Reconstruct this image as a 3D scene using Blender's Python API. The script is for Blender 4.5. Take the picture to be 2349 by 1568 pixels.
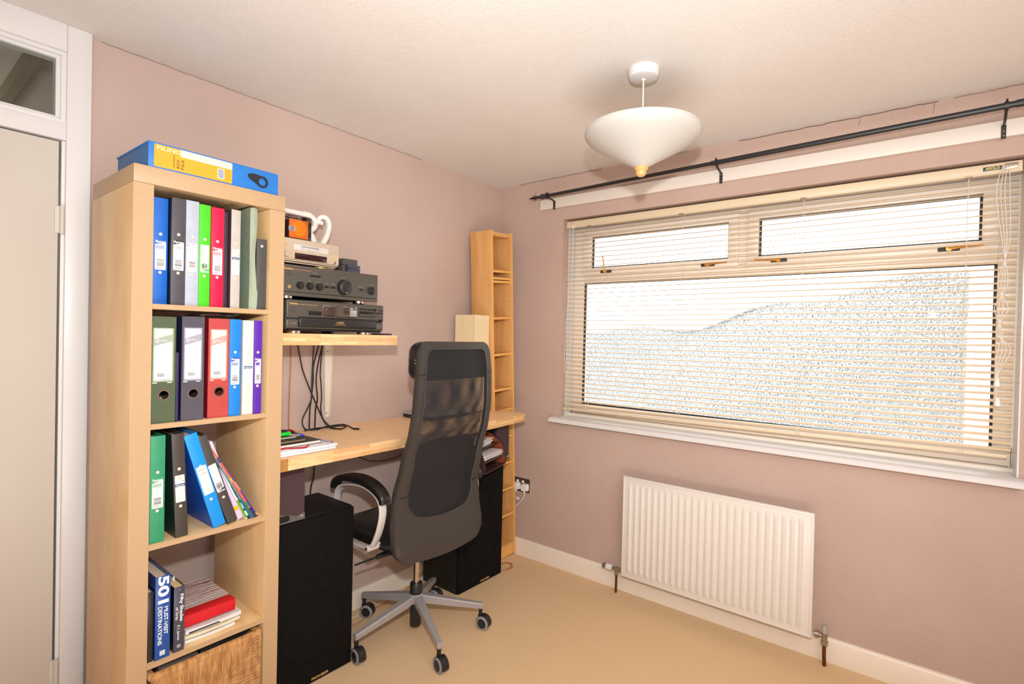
import bpy, bmesh, math, random
from mathutils import Vector, Matrix, Euler
random.seed(7)
for o in list(bpy.data.objects): bpy.data.objects.remove(o)
SC = bpy.context.scene; COL = SC.collection
PI = math.pi; R = math.radians

# ------------------------------------------------------------ camera
cam = bpy.data.cameras.new('camera'); camo = bpy.data.objects.new('camera', cam); COL.objects.link(camo)
cam.sensor_width = 36; cam.lens = 1209.46/2349*36; cam.clip_start = .03; cam.clip_end = 200
yaw, pit, rol = .6692, -.0109, .0230
fwd = Vector((math.cos(pit)*math.cos(yaw), math.cos(pit)*math.sin(yaw), math.sin(pit)))
rt = Vector((math.sin(yaw), -math.cos(yaw), 0)); up = rt.cross(fwd)
r2 = rt*math.cos(rol)+up*math.sin(rol); u2 = -rt*math.sin(rol)+up*math.cos(rol)
m = Matrix((r2, u2, -fwd)).transposed().to_4x4(); m.translation = Vector((-2.6879, -2.2466, 1.3913))
camo.matrix_world = m; SC.camera = camo

# ------------------------------------------------------------ sky, sun, lights, exposure
W = bpy.data.worlds.new('sky'); SC.world = W; W.use_nodes = True
bgn = W.node_tree.nodes['Background']; bgn.inputs[0].default_value = (.91, .96, 1, 1); bgn.inputs[1].default_value = 4.2
def light(name, kind, loc, target, energy, color, **kw):
    l = bpy.data.lights.new(name, kind); l.energy = energy; l.color = color
    for k, v in kw.items(): setattr(l, k, v)
    o = bpy.data.objects.new(name, l); COL.objects.link(o); o.location = loc
    o.rotation_euler = (Vector(target)-Vector(loc)).to_track_quat('-Z', 'Y').to_euler(); return o
light('sun', 'SUN', (5, 6, 5), (3.0, -2.0, 1.6), 3.0, (1, .96, .9), angle=R(.6))
light('camera_flash', 'SPOT', (-2.70, -2.26, 1.66), (-.25, -.45, 1.45), 135, (.97, .99, 1), shadow_soft_size=.03, spot_size=R(125), spot_blend=1)
light('room_fill', 'AREA', (-2.2, -3.2, 2.1), (-.8, -.9, .3), 31, (.98, .99, 1), shape='RECTANGLE', size=2.0, size_y=.9)  # added soft fill panel, out of view, brightens floor and lower walls
light('ceiling_bounce', 'AREA', (-2.55, -2.55, .3), (-2.3, -2.3, 2.4), 41, (.96, .99, 1), shape='RECTANGLE', size=1.7, size_y=1.7)
vs = SC.view_settings; vs.view_transform = 'Standard'; vs.look = 'None'; vs.gamma = 1; vs.use_curve_mapping = False
vs.exposure = 0.12

# ------------------------------------------------------------ materials
def lin(c):
    def f(v):
        v /= 255
        return v/12.92 if v <= .04045 else ((v+.055)/1.055)**2.4
    return (f(c[0]), f(c[1]), f(c[2]), 1)
MC = {}
def mat(name, rgb, rough=.5, metal=0, bump=0, bscale=200, var=0, vscale=8, spec=.5, rgb2=None, stretch=(1, 1, 1), coat=0, trans=0, kind='noise', emit=0, detail=3):
    if name in MC: return MC[name]
    m = bpy.data.materials.new(name); m.use_nodes = True; nt = m.node_tree; N = nt.nodes; L = nt.links
    b = N['Principled BSDF']; b.inputs['Roughness'].default_value = rough; b.inputs['Metallic'].default_value = metal
    b.inputs['Specular IOR Level'].default_value = spec; b.inputs['Coat Weight'].default_value = coat
    b.inputs['Transmission Weight'].default_value = trans
    c = lin(rgb); b.inputs['Base Color'].default_value = c; m.diffuse_color = c
    if emit: b.inputs['Emission Color'].default_value = c; b.inputs['Emission Strength'].default_value = emit
    if var or bump:
        tc = N.new('ShaderNodeTexCoord'); mp = N.new('ShaderNodeMapping'); mp.inputs['Scale'].default_value = stretch
        L.new(tc.outputs['Object'], mp.inputs[0])
    if var:
        n = N.new('ShaderNodeTexNoise'); n.inputs['Scale'].default_value = vscale; n.inputs['Detail'].default_value = detail
        L.new(mp.outputs[0], n.inputs['Vector'])
        mx = N.new('ShaderNodeValToRGB'); c2 = lin(rgb2) if rgb2 else tuple(v*(1-var) for v in c[:3])+(1,)
        mx.color_ramp.elements[0].position = .3; mx.color_ramp.elements[1].position = .7
        mx.color_ramp.elements[0].color = c2; mx.color_ramp.elements[1].color = c
        L.new(n.outputs[0], mx.inputs[0]); L.new(mx.outputs[0], b.inputs['Base Color'])
    if bump:
        n = N.new('ShaderNodeTexNoise'); n.inputs['Scale'].default_value = bscale; n.inputs['Detail'].default_value = 2
        L.new(mp.outputs[0], n.inputs['Vector'])
        bp = N.new('ShaderNodeBump'); bp.inputs['Strength'].default_value = min(1, bump); bp.inputs['Distance'].default_value = .002*max(1, bump)
        L.new(n.outputs[0], bp.inputs['Height']); L.new(bp.outputs[0], b.inputs['Normal'])
    MC[name] = m; return m

def wood(name, c1, c2, grain=(1, 1, 12), scale=9, rough=.42, blocks=None):
    """wood veneer: stretched noise grain; blocks = finger-joint staves (length, height, axis)"""
    m = bpy.data.materials.new(name); m.use_nodes = True; nt = m.node_tree; N = nt.nodes; L = nt.links
    b = N['Principled BSDF']; b.inputs['Roughness'].default_value = rough; b.inputs['Specular IOR Level'].default_value = .35
    m.diffuse_color = lin(c1)
    tc = N.new('ShaderNodeTexCoord'); mp = N.new('ShaderNodeMapping'); mp.inputs['Scale'].default_value = grain
    L.new(tc.outputs['Object'], mp.inputs[0])
    n = N.new('ShaderNodeTexNoise'); n.inputs['Scale'].default_value = scale; n.inputs['Detail'].default_value = 5; n.inputs['Distortion'].default_value = .6
    L.new(mp.outputs[0], n.inputs['Vector'])
    rp = N.new('ShaderNodeValToRGB'); rp.color_ramp.elements[0].position = .32; rp.color_ramp.elements[1].position = .68
    rp.color_ramp.elements[0].color = lin(c2); rp.color_ramp.elements[1].color = lin(c1)
    L.new(n.outputs[0], rp.inputs[0]); out = rp.outputs[0]
    if blocks:
        mp2 = N.new('ShaderNodeMapping'); L.new(tc.outputs['Object'], mp2.inputs[0])
        if blocks[2] == 'XZ': mp2.inputs['Rotation'].default_value = (R(90), 0, 0); mp2.inputs['Location'].default_value = (0, .0074, 0)
        bt = N.new('ShaderNodeTexBrick'); L.new(mp2.outputs[0], bt.inputs['Vector'])
        bt.inputs['Scale'].default_value = 1; bt.inputs['Brick Width'].default_value = blocks[0]; bt.inputs['Row Height'].default_value = blocks[1]
        bt.inputs['Mortar Size'].default_value = .0003; bt.inputs['Color1'].default_value = (.72, .62, .52, 1); bt.inputs['Color2'].default_value = (1, 1, 1, 1)
        bt.inputs['Mortar'].default_value = (.62, .52, .42, 1); bt.offset = .37
        mu = N.new('ShaderNodeMixRGB'); mu.blend_type = 'MULTIPLY'; mu.inputs[0].default_value = 1
        L.new(out, mu.inputs[1]); L.new(bt.outputs[0], mu.inputs[2]); out = mu.outputs[0]
    L.new(out, b.inputs['Base Color']); MC[name] = m; return m

def wallpaint(name, rgb, rgb2, bscale, bump, stretch, rough=.75, dist=.004):
    m = bpy.data.materials.new(name); m.use_nodes = True; nt = m.node_tree; N = nt.nodes; L = nt.links
    b = N['Principled BSDF']; b.inputs['Roughness'].default_value = rough; b.inputs['Specular IOR Level'].default_value = .3
    tc = N.new('ShaderNodeTexCoord'); mp = N.new('ShaderNodeMapping'); mp.inputs['Scale'].default_value = stretch
    L.new(tc.outputs['Object'], mp.inputs[0])
    n = N.new('ShaderNodeTexNoise'); n.inputs['Scale'].default_value = 2.2; n.inputs['Detail'].default_value = 3; L.new(tc.outputs['Object'], n.inputs['Vector'])
    rp = N.new('ShaderNodeValToRGB'); rp.color_ramp.elements[0].color = lin(rgb2); rp.color_ramp.elements[1].color = lin(rgb)
    rp.color_ramp.elements[0].position = .3; rp.color_ramp.elements[1].position = .65
    L.new(n.outputs[0], rp.inputs[0]); L.new(rp.outputs[0], b.inputs['Base Color'])
    n2 = N.new('ShaderNodeTexNoise'); n2.inputs['Scale'].default_value = bscale; n2.inputs['Detail'].default_value = 2; n2.inputs['Distortion'].default_value = 1.2
    L.new(mp.outputs[0], n2.inputs['Vector'])
    r2_ = N.new('ShaderNodeValToRGB'); r2_.color_ramp.elements[0].position = .5; r2_.color_ramp.elements[1].position = .72
    L.new(n2.outputs[0], r2_.inputs[0])
    bp = N.new('ShaderNodeBump'); bp.inputs['Strength'].default_value = bump; bp.inputs['Distance'].default_value = dist
    L.new(r2_.outputs[0], bp.inputs['Height']); L.new(bp.outputs[0], b.inputs['Normal'])
    MC[name] = m; return m

def glassmat(name, tint=(1, 1, 1), ref=.08, rough=0.0, alpha=0):
    m = bpy.data.materials.new(name); m.use_nodes = True; nt = m.node_tree; N = nt.nodes; L = nt.links
    N.remove(N['Principled BSDF']); out = N['Material Output']
    t = N.new('ShaderNodeBsdfTransparent'); t.inputs[0].default_value = tint+(1,)
    g = N.new('ShaderNodeBsdfGlossy'); g.inputs['Roughness'].default_value = rough
    fr = N.new('ShaderNodeFresnel'); fr.inputs[0].default_value = 1.45
    mx = N.new('ShaderNodeMixShader'); L.new(fr.outputs[0], mx.inputs[0]); L.new(t.outputs[0], mx.inputs[1]); L.new(g.outputs[0], mx.inputs[2])
    L.new(mx.outputs[0], out.inputs[0]); MC[name] = m; return m

def meshfabric():
    """chair net: black threads with see-through holes in a fine diagonal grid"""
    m = bpy.data.materials.new('net fabric'); m.use_nodes = True; nt = m.node_tree; N = nt.nodes; L = nt.links
    b = N['Principled BSDF']; b.inputs['Base Color'].default_value = lin((34, 32, 34)); b.inputs['Roughness'].default_value = .8
    out = N['Material Output']; t = N.new('ShaderNodeBsdfTransparent'); mx = N.new('ShaderNodeMixShader')
    tc = N.new('ShaderNodeTexCoord'); mp = N.new('ShaderNodeMapping'); mp.inputs['Rotation'].default_value = (0, R(45), 0)
    L.new(tc.outputs['Object'], mp.inputs[0]); sp = N.new('ShaderNodeSeparateXYZ'); L.new(mp.outputs[0], sp.inputs[0])
    vals = []
    for ax in (0, 2):
        mu = N.new('ShaderNodeMath'); mu.operation = 'MULTIPLY'; mu.inputs[1].default_value = 2*PI/.0030
        si = N.new('ShaderNodeMath'); si.operation = 'SINE'; L.new(sp.outputs[ax], mu.inputs[0]); L.new(mu.outputs[0], si.inputs[0]); vals.append(si)
    ad = N.new('ShaderNodeMath'); ad.operation = 'ADD'; L.new(vals[0].outputs[0], ad.inputs[0]); L.new(vals[1].outputs[0], ad.inputs[1])
    gt = N.new('ShaderNodeMath'); gt.operation = 'GREATER_THAN'; gt.inputs[1].default_value = .25; L.new(ad.outputs[0], gt.inputs[0])
    L.new(gt.outputs[0], mx.inputs[0]); L.new(b.outputs[0], mx.inputs[1]); L.new(t.outputs[0], mx.inputs[2])
    L.new(mx.outputs[0], out.inputs[0]); m.diffuse_color = lin((34, 32, 34)); MC['net'] = m; return m

wallL = wallpaint('mauve paint smooth', (197, 173, 162), (191, 167, 156), 160, .10, (1, 1, 1), .6)
wallR = wallpaint('mauve paint textured', (194, 168, 155), (188, 162, 148), 75, .28, (1, 1.6, .7), .7)
ceilM = wallpaint('ceiling stipple', (232, 226, 220), (228, 221, 214), 165, .38, (1, 1, 1), .75, .003)
white = mat('white gloss paint', (222, 220, 218), .32, bump=.15, bscale=30, spec=.45)
doorM = mat('white door paint', (206, 198, 187), .3, bump=.12, bscale=14, stretch=(3, 3, 1))
cream = mat('cream blind', (222, 204, 172), .4)
upvc = mat('window frame white', (248, 238, 224), .35)
gasket = mat('dark gasket', (66, 62, 56), .6)
brass = mat('brass', (232, 176, 92), .3, metal=.45)
glass = glassmat('window glass')
hglass = glassmat('old pane glass', (.93, .95, .92))
carpet = mat('beige carpet', (250, 218, 174), .95, bump=1.4, bscale=520, var=.2, vscale=330, rgb2=(228, 190, 144), spec=.1, detail=5)
birch = wood('birch veneer', (234, 202, 154), (218, 178, 124), (6, 2, .9), 3.2)
birchE = mat('birch edge band', (184, 152, 114), .45, var=.06, vscale=30, stretch=(1, 1, 12))
beech = wood('beech worktop', (250, 214, 168), (240, 200, 150), (2, 14, 4), 4)
beechE = wood('beech worktop edge', (246, 208, 158), (234, 184, 128), (3, 3, 30), 5, blocks=(.17, .0148, 'XZ'))
oakE = wood('oak end block', (176, 128, 70), (150, 104, 54), (10, 10, 2), 9)
pine = wood('honey veneer', (228, 176, 112), (212, 156, 90), (14, 5, .8), 3)
pineE = mat('honey edge', (243, 182, 100), .4, var=.08, vscale=20, stretch=(1, 1, 8))
black = mat('black plastic', (30, 29, 30), .45)
blackwood = mat('black ash cabinet', (15, 13, 12), .6, bump=.2, bscale=120)
grille = mat('speaker cloth', (18, 16, 14), .95, bump=.3, bscale=900, spec=.15)
hifi = mat('hifi black metal', (76, 70, 62), .38, bump=.1, bscale=700, spec=.5)
hifid = mat('hifi dark slot', (22, 20, 20), .3)
disp = mat('display window', (30, 27, 27), .03, spec=1, coat=1)
disp.node_tree.nodes['Principled BSDF'].inputs['IOR'].default_value = 2.0
disp2 = mat('display dark red', (44, 16, 20), .1, spec=.6)
champ = mat('champagne metal', (200, 182, 160), .35, metal=.3)
chrome = mat('chrome', (205, 200, 195), .16, metal=1)
nickel = mat('old nickel', (168, 158, 142), .32, metal=.9)
silver = mat('silver plastic', (206, 200, 194), .35, metal=.15)
alu = mat('grey cast base', (172, 168, 168), .36, metal=.3)
leather = mat('black leather', (54, 49, 46), .40, bump=.35, bscale=260, spec=.55)
leatherD = mat('black leather dark', (22, 21, 22), .35, bump=.3, bscale=220, spec=.5)
net = meshfabric()
tyre = mat('grey tyre', (140, 140, 142), .6)
iron = mat('black iron', (30, 29, 31), .35, spec=.6)
radM = mat('radiator enamel', (226, 218, 208), .3)
shade = mat('cream glass shade', (194, 190, 182), .35)
shade.node_tree.nodes['Principled BSDF'].inputs['Subsurface Weight'].default_value = 0
knob = mat('turned wood', (226, 172, 108), .4, var=.15, vscale=20, stretch=(1, 1, 6))
paper = mat('white paper', (220, 215, 211), .6)
paperE = mat('page edges', (222, 212, 196), .7, var=.25, vscale=60, stretch=(12, 1, 1))
ink = mat('printed ink', (40, 38, 42), .6)
inkg = mat('grey ink', (150, 146, 146), .6)
wht = mat('white print', (238, 235, 232), .5)
gold = mat('gold print', (226, 186, 110), .35, metal=.3)
wicker = mat('seagrass', (214, 164, 104), .7, var=.5, vscale=70, rgb2=(158, 106, 56), stretch=(1, 1, .25))
copper = mat('old copper pipe', (122, 74, 44), .4, metal=.7, var=.4, vscale=40)
cable = mat('black cable', (20, 20, 21), .45)
brownw = mat('brown speaker wire', (178, 118, 72), .5)
whitew = mat('white cable', (226, 218, 208), .45)
brassplate = mat('bronze socket plate', (120, 108, 92), .28, metal=.8)

# ------------------------------------------------------------ mesh builder
class MB:
    def __init__(s): s.bm = bmesh.new()
    def box(s, x0, x1, y0, y1, z0, z1, b=0, seg=2, M=None):
        r = bmesh.ops.create_cube(s.bm, size=1)['verts']
        mm = Matrix.Translation(((x0+x1)/2, (y0+y1)/2, (z0+z1)/2)) @ Matrix.Diagonal((abs(x1-x0), abs(y1-y0), abs(z1-z0), 1))
        if M is not None: mm = M @ mm
        bmesh.ops.transform(s.bm, matrix=mm, verts=r)
        if b:
            es = list({e for v in r for e in v.link_edges}); bmesh.ops.bevel(s.bm, geom=es, offset=b, segments=seg, affect='EDGES', profile=.5)
        return s
    def cyl(s, p0, p1, r0, r1=None, n=20, caps=True):
        p0 = Vector(p0); p1 = Vector(p1); r1 = r0 if r1 is None else r1
        d = p1-p0; q = d.to_track_quat('Z', 'Y').to_matrix().to_4x4()
        bmesh.ops.create_cone(s.bm, cap_ends=caps, segments=n, radius1=r0, radius2=r1, depth=d.length, matrix=Matrix.Translation((p0+p1)/2) @ q)
        return s
    def tube(s, pts, r, n=8, smooth=True, sub=5, flat=None):
        P = [Vector(p) for p in pts]
        if smooth and len(P) > 2:
            Q = []
            for i in range(len(P)-1):
                a = P[max(i-1, 0)]; b = P[i]; c = P[i+1]; d = P[min(i+2, len(P)-1)]
                for k in range(sub):
                    t = k/sub
                    Q.append(.5*((2*b)+(c-a)*t+(2*a-5*b+4*c-d)*t*t+(3*b-a-3*c+d)*t**3))
            Q.append(P[-1]); P = Q
        rr = r if callable(r) else (lambda t: r)
        rings = []; nrm = None
        for i, p in enumerate(P):
            t = (P[min(i+1, len(P)-1)]-P[max(i-1, 0)]).normalized()
            if nrm is None: nrm = t.orthogonal().normalized()
            nrm = (nrm-t*nrm.dot(t)).normalized(); bn = t.cross(nrm); ra = rr(i/(len(P)-1))
            rings.append([s.bm.verts.new(p+(nrm*math.cos(2*PI*k/n)+bn*math.sin(2*PI*k/n))*ra) for k in range(n)])
        for a, b in zip(rings, rings[1:]):
            for k in range(n): s.bm.faces.new((a[k], a[(k+1) % n], b[(k+1) % n], b[k]))
        s.bm.faces.new(rings[0][::-1]); s.bm.faces.new(rings[-1]); return s
    def ribbon(s, pts, w, t, axis=(1, 0, 0), sub=6):
        """flat bar of width w along axis and thickness t, following pts"""
        P = [Vector(p) for p in pts]; Q = []
        for i in range(len(P)-1):
            a = P[max(i-1, 0)]; b = P[i]; c = P[i+1]; d = P[min(i+2, len(P)-1)]
            for k in range(sub):
                u = k/sub; Q.append(.5*((2*b)+(c-a)*u+(2*a-5*b+4*c-d)*u*u+(3*b-a-3*c+d)*u**3))
        Q.append(P[-1]); P = Q; ax = Vector(axis).normalized(); rings = []
        for i, p in enumerate(P):
            tt = (P[min(i+1, len(P)-1)]-P[max(i-1, 0)]).normalized(); n = tt.cross(ax).normalized(); f = i/(len(P)-1)
            ww = w(f) if callable(w) else w; th = t(f) if callable(t) else t
            rings.append([s.bm.verts.new(p+ax*ww/2*a+n*th/2*b) for a, b in ((-1, -.6), (-.8, -1), (.8, -1), (1, -.6), (1, .6), (.8, 1), (-.8, 1), (-1, .6))])
        for a, b in zip(rings, rings[1:]):
            for k in range(8): s.bm.faces.new((a[k], a[(k+1) % 8], b[(k+1) % 8], b[k]))
        s.bm.faces.new(rings[0][::-1]); s.bm.faces.new(rings[-1]); return s
    def lathe(s, prof, c=(0, 0, 0), n=32, M=None):
        M = M or Matrix.Translation(c); rings = []
        for r, z in prof:
            rings.append([s.bm.verts.new(M @ Vector((max(r, 1e-5)*math.cos(2*PI*k/n), max(r, 1e-5)*math.sin(2*PI*k/n), z))) for k in range(n)])
        for a, b in zip(rings, rings[1:]):
            for k in range(n): s.bm.faces.new((a[k], a[(k+1) % n], b[(k+1) % n], b[k]))
        return s
    def prism(s, poly, f0, f1):
        """poly of 2-D points; f0, f1 map a point to the two ends"""
        a = [s.bm.verts.new(f0(*p)) for p in poly]; b = [s.bm.verts.new(f1(*p)) for p in poly]
        s.bm.faces.new(a); s.bm.faces.new(b[::-1])
        for i in range(len(a)):
            j = (i+1) % len(a); s.bm.faces.new((a[j], a[i], b[i], b[j]))
        return s
    def ring2(s, outer, inner, f0, f1):
        n = len(outer)
        V = [[s.bm.verts.new(f(*p)) for p in P] for f in (f0, f1) for P in (outer, inner)]
        o0, i0, o1, i1 = V
        for k in range(n):
            j = (k+1) % n
            s.bm.faces.new((o0[k], o0[j], i0[j], i0[k])); s.bm.faces.new((o1[j], o1[k], i1[k], i1[j]))
            s.bm.faces.new((o0[j], o0[k], o1[k], o1[j])); s.bm.faces.new((i0[k], i0[j], i1[j], i1[k]))
        return s
    def grid(s, f, nu, nv):
        V = [[s.bm.verts.new(f(i/nu, j/nv)) for j in range(nv+1)] for i in range(nu+1)]
        for i in range(nu):
            for j in range(nv): s.bm.faces.new((V[i][j], V[i+1][j], V[i+1][j+1], V[i][j+1]))
        return s
    def build(s, name, m, parent=None, ang=35, label=None, M=None):
        if M is not None: bmesh.ops.transform(s.bm, matrix=M, verts=s.bm.verts)
        bmesh.ops.recalc_face_normals(s.bm, faces=s.bm.faces)
        for f in s.bm.faces: f.smooth = True
        for e in s.bm.edges:
            if len(e.link_faces) == 2 and e.calc_face_angle(0) > R(ang): e.smooth = False
        me = bpy.data.meshes.new(name); s.bm.to_mesh(me); s.bm.free()
        if m: me.materials.append(m)
        o = bpy.data.objects.new(name, me); COL.objects.link(o)
        if parent is not None: o.parent = parent
        if label: o['label'] = label
        return o
def B(*a, **k): return MB().box(*a, **k)
def thing(name, label, cat, loc=(0, 0, 0), rz=0, group=None, rot=None):
    o = bpy.data.objects.new(name, None); COL.objects.link(o); o.empty_display_size = .05
    o.location = loc; o.rotation_euler = rot or (0, 0, rz); o['label'] = label; o['category'] = cat
    if group: o['group'] = group
    return o
def tag(o, label, cat, group=None):
    o['label'] = label; o['category'] = cat
    if group: o['group'] = group
    return o
def struct(o, label=None):
    o['kind'] = 'structure'
    if label: o['label'] = label
    return o
FRONT = Matrix.Rotation(PI/2, 4, 'X')                    # text plane facing -Y
DOWN = FRONT @ Matrix.Rotation(-PI/2, 4, 'Z')            # reads downwards
UPW = FRONT @ Matrix.Rotation(PI/2, 4, 'Z')              # reads upwards
SIDE = Matrix.Rotation(-PI/2, 4, 'Z') @ FRONT            # facing -X
def text(name, s, size, m, parent, loc, T=FRONT, off=0, width=None, align='CENTER', ext=.0003, sx=1):
    cu = bpy.data.curves.new(name, 'FONT'); cu.body = s; cu.size = size; cu.extrude = ext; cu.offset = off
    cu.align_x = align; cu.align_y = 'CENTER'; cu.resolution_u = 7 if size > .012 else 3
    t = bpy.data.objects.new('t', cu); COL.objects.link(t)
    dg = bpy.context.evaluated_depsgraph_get(); me = bpy.data.meshes.new_from_object(t.evaluated_get(dg))
    bpy.data.objects.remove(t); bpy.data.curves.remove(cu)
    w = max(v.co.x for v in me.vertices)-min(v.co.x for v in me.vertices)
    sc = (width/w if width else sx)
    me.transform(Matrix.Translation(loc) @ T @ Matrix.Diagonal((sc, 1, 1, 1)))
    me.materials.clear(); me.materials.append(m); me.name = name
    o = bpy.data.objects.new(name, me); COL.objects.link(o); o.parent = parent; return o
def rrect(x0, x1, z0, z1, r, n=4):
    P = []
    for cx, cz, a0 in ((x1-r, z0+r, -90), (x1-r, z1-r, 0), (x0+r, z1-r, 90), (x0+r, z0+r, 180)):
        for k in range(n+1):
            a = R(a0+90*k/n); P.append((cx+r*math.cos(a), cz+r*math.sin(a)))
    return P
def yplate(poly, y0, y1): return MB().prism(poly, lambda a, b: (a, y0, b), lambda a, b: (a, y1, b))

# ============================================================ SETTING
H = 2.366
XW, YN = -3.45, -3.45      # far left end of the room, near wall
DX0, DX1 = -3.03, -2.247   # door opening
# floor, ceiling
struct(B(XW-.1, .3, YN-.1, .12, -.12, 0).build('floor', carpet))
struct(B(XW-.1, .3, YN-.1, 1.7, H, H+.12).build('ceiling', ceilM))
w = MB(); w.box(DX1, .3, 0, .12, 0, H); w.box(XW-.1, DX0, 0, .12, 0, H)
struct(w.build('wall_left', wallL))
WY0, WY1, WZ0, WZ1 = -2.517, -.495, .885, 2.103
w = MB(); w.box(0, .30, WY1, 0, 0, H); w.box(0, .30, YN, WY0, 0, H); w.box(0, .30, WY0, WY1, 0, WZ0); w.box(0, .30, WY0, WY1, WZ1, H)
struct(w.build('wall_right', wallR))
struct(B(XW-.1, XW, YN-.1, .12, 0, H).build('wall_back', wallL))
struct(B(XW, .3, YN-.1, YN, 0, H).build('wall_front', wallL))
# skirting
def skirt(name, a, b, h, t, axis):
    prof = [(0, 0), (t, 0), (t, h-.012), (t-.005, h-.003), (t-.009, h), (0, h)]
    mb = MB()
    if axis == 'x': mb.prism(prof, lambda u, z: (a, -u, z), lambda u, z: (b, -u, z))
    else: mb.prism(prof, lambda u, z: (-u, a, z), lambda u, z: (-u, b, z))
    return struct(mb.build(name, mat('cream skirting paint', (236, 222, 204), .35)))
skirt('baseboard_left', DX1+.075, 0, .092, .018, 'x')
skirt('baseboard_right', YN, 0, .105, .018, 'y')
# hall seen through the pane over the door
hallM = mat('hall plaster', (176, 160, 138), .8)
w = MB(); w.box(-3.6, -1.9, 1.5, 1.6, 0, H); w.box(-3.7, -3.6, .12, 1.6, 0, H); w.box(-1.9, -1.8, .12, 1.6, 0, H)
struct(w.build('wall_hall', hallM))
struct(B(-3.6, -1.9, .12, 1.6, -.1, 0).build('floor_hall', carpet))
sl = MB()
for k in range(3): sl.box(-2.5+.2*k, -2.47+.2*k, .13, 1.5, H-.06, H)
struct(sl.build('trim_hall', mat('hall timber', (150, 134, 108), .6)))
light('hall_fill', 'POINT', (-2.7, .9, 1.9), (0, 0, 0), 3.2, (1, .92, .8), shadow_soft_size=.1)  # added unseen point light so the hall shows through the pane

# door, frame and transom pane
d = B(DX0+.015, -2.262, -.022, .018, .008, 1.988, b=.003).build('door_1', doorM); struct(d)
def hinge(z):
    h = MB(); h.cyl((-2.254, -.031, z-.045), (-2.254, -.031, z+.045), .007, n=14)
    h.box(-2.272, -2.254, -.028, -.020, z-.043, z+.043)
    for k in range(1, 5): h.cyl((-2.254, -.031, z-.045+.018*k-.0008), (-2.254, -.031, z-.045+.018*k+.0008), .0078, n=14)
    return h.build('hinge', doorM, d)
hinge(1.735); hinge(.255)
f = MB(); f.box(-2.247, -2.182, -.035, .0, 0, H, b=.003)          # flat jamb face
f.box(-2.256, -2.246, -.022, .10, 0, 1.992)
f.box(DX0, -2.246, -.028, .10, 1.994, 2.047, b=.002)              # transom bar
f.box(DX0-.1, -2.247, -.035, .0, 2.278, H, b=.002)
f.box(DX0-.1, DX0+.01, -.035, .10, 0, H)
struct(f.build('trim_1', white), 'white painted door frame with transom over the door')
tr = bpy.data.objects['trim_1']
b_ = MB()
def frame2(mb, x0, x1, z0, z1, w_, y0, y1):
    mb.box(x0, x1, y0, y1, z0, z0+w_); mb.box(x0, x1, y0, y1, z1-w_, z1); mb.box(x0, x0+w_, y0, y1, z0+w_, z1-w_); mb.box(x1-w_, x1, y0, y1, z0+w_, z1-w_)
frame2(b_, DX0+.01, -2.247, 2.047, 2.279, .013, -.024, .03); frame2(b_, DX0+.022, -2.259, 2.058, 2.268, .012, -.014, .03)
b_.build('glazing_bead', white, tr)
B(DX0+.03, -2.268, -.004, 0, 2.062, 2.264).build('pane', hglass, tr)
# narrow cracks between wall and ceiling
crk = mat('dark crack', (88, 70, 60), .9)
rd = random.Random(3)
def crack(p0, p1, n, jit, r, name='crack'):
    p0 = Vector(p0); p1 = Vector(p1); P = [p0.lerp(p1, i/n)+Vector([rd.uniform(-j, j) for j in jit]) for i in range(n+1)]
    MB().tube(P, r, n=5, smooth=False).build(name, crk, bpy.data.objects['ceiling' if p0.z > 2.35 and p1.z > 2.35 else 'wall_right'])
for a, b, r in ((-.16, -.75, .0011), (-.9, -1.25, .0006), (-1.5, -2.25, .0014), (-2.3, -2.52, .0008)):
    crack((-.001, a, H-.003), (-.001, b, H-.003), 40, (.0004, 0, .0022), r)
crack((-.7, -.001, H-.002), (-2.15, -.001, H-.002), 60, (0, .0003, .0015), .0006)
for y_, z0_, z1_ in ((-.44, 2.338, 2.300), (-1.99, 2.360, 2.325), (-2.24, 2.362, 2.318), (-.28, 2.30, 2.27)): crack((-.0003, y_, z0_), (-.0003, y_+.004, z1_), 6, (0, .002, 0), .0007)
for y0_, y1_ in ((-.52, -2.5),): crack((.1395, y0_, .9265), (.1395, y1_, .9265), 90, (.0003, 0, .0007), .0009, 'dirt_line')
crack((.139, -2.508, .926), (.139, -2.508, 1.0), 12, (.0006, .001, 0), .0012, 'mould_stain'); crack((.139, -.503, .926), (.139, -.503, .96), 8, (.0006, .001, 0), .0012, 'mould_stain')

# window board
sill = MB(); prof = [(-.055, .882), (.14, .884), (.14, .912), (-.04, .908), (-.052, .902), (-.057, .893)]
sill.prism(prof, lambda x, z: (x, -2.53, z), lambda x, z: (x, -.455, z))
struct(sill.build('trim_2', white), 'white window board')
st = MB(); st.box(.10, .14, WY0, WY1, .905, .925, b=.002); 
struct(st.build('trim_3', upvc), 'cream bead along the foot of the window')
# plaster reveals near frame are white
rv = MB(); rv.box(.062, .14, WY1-.001, WY1-.006, .91, WZ1); rv.box(.001, .14, WY0-.001, WY0+.005, .91, WZ1)
struct(rv.build('trim_4', white), 'white lining strips of the window reveal')

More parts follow.
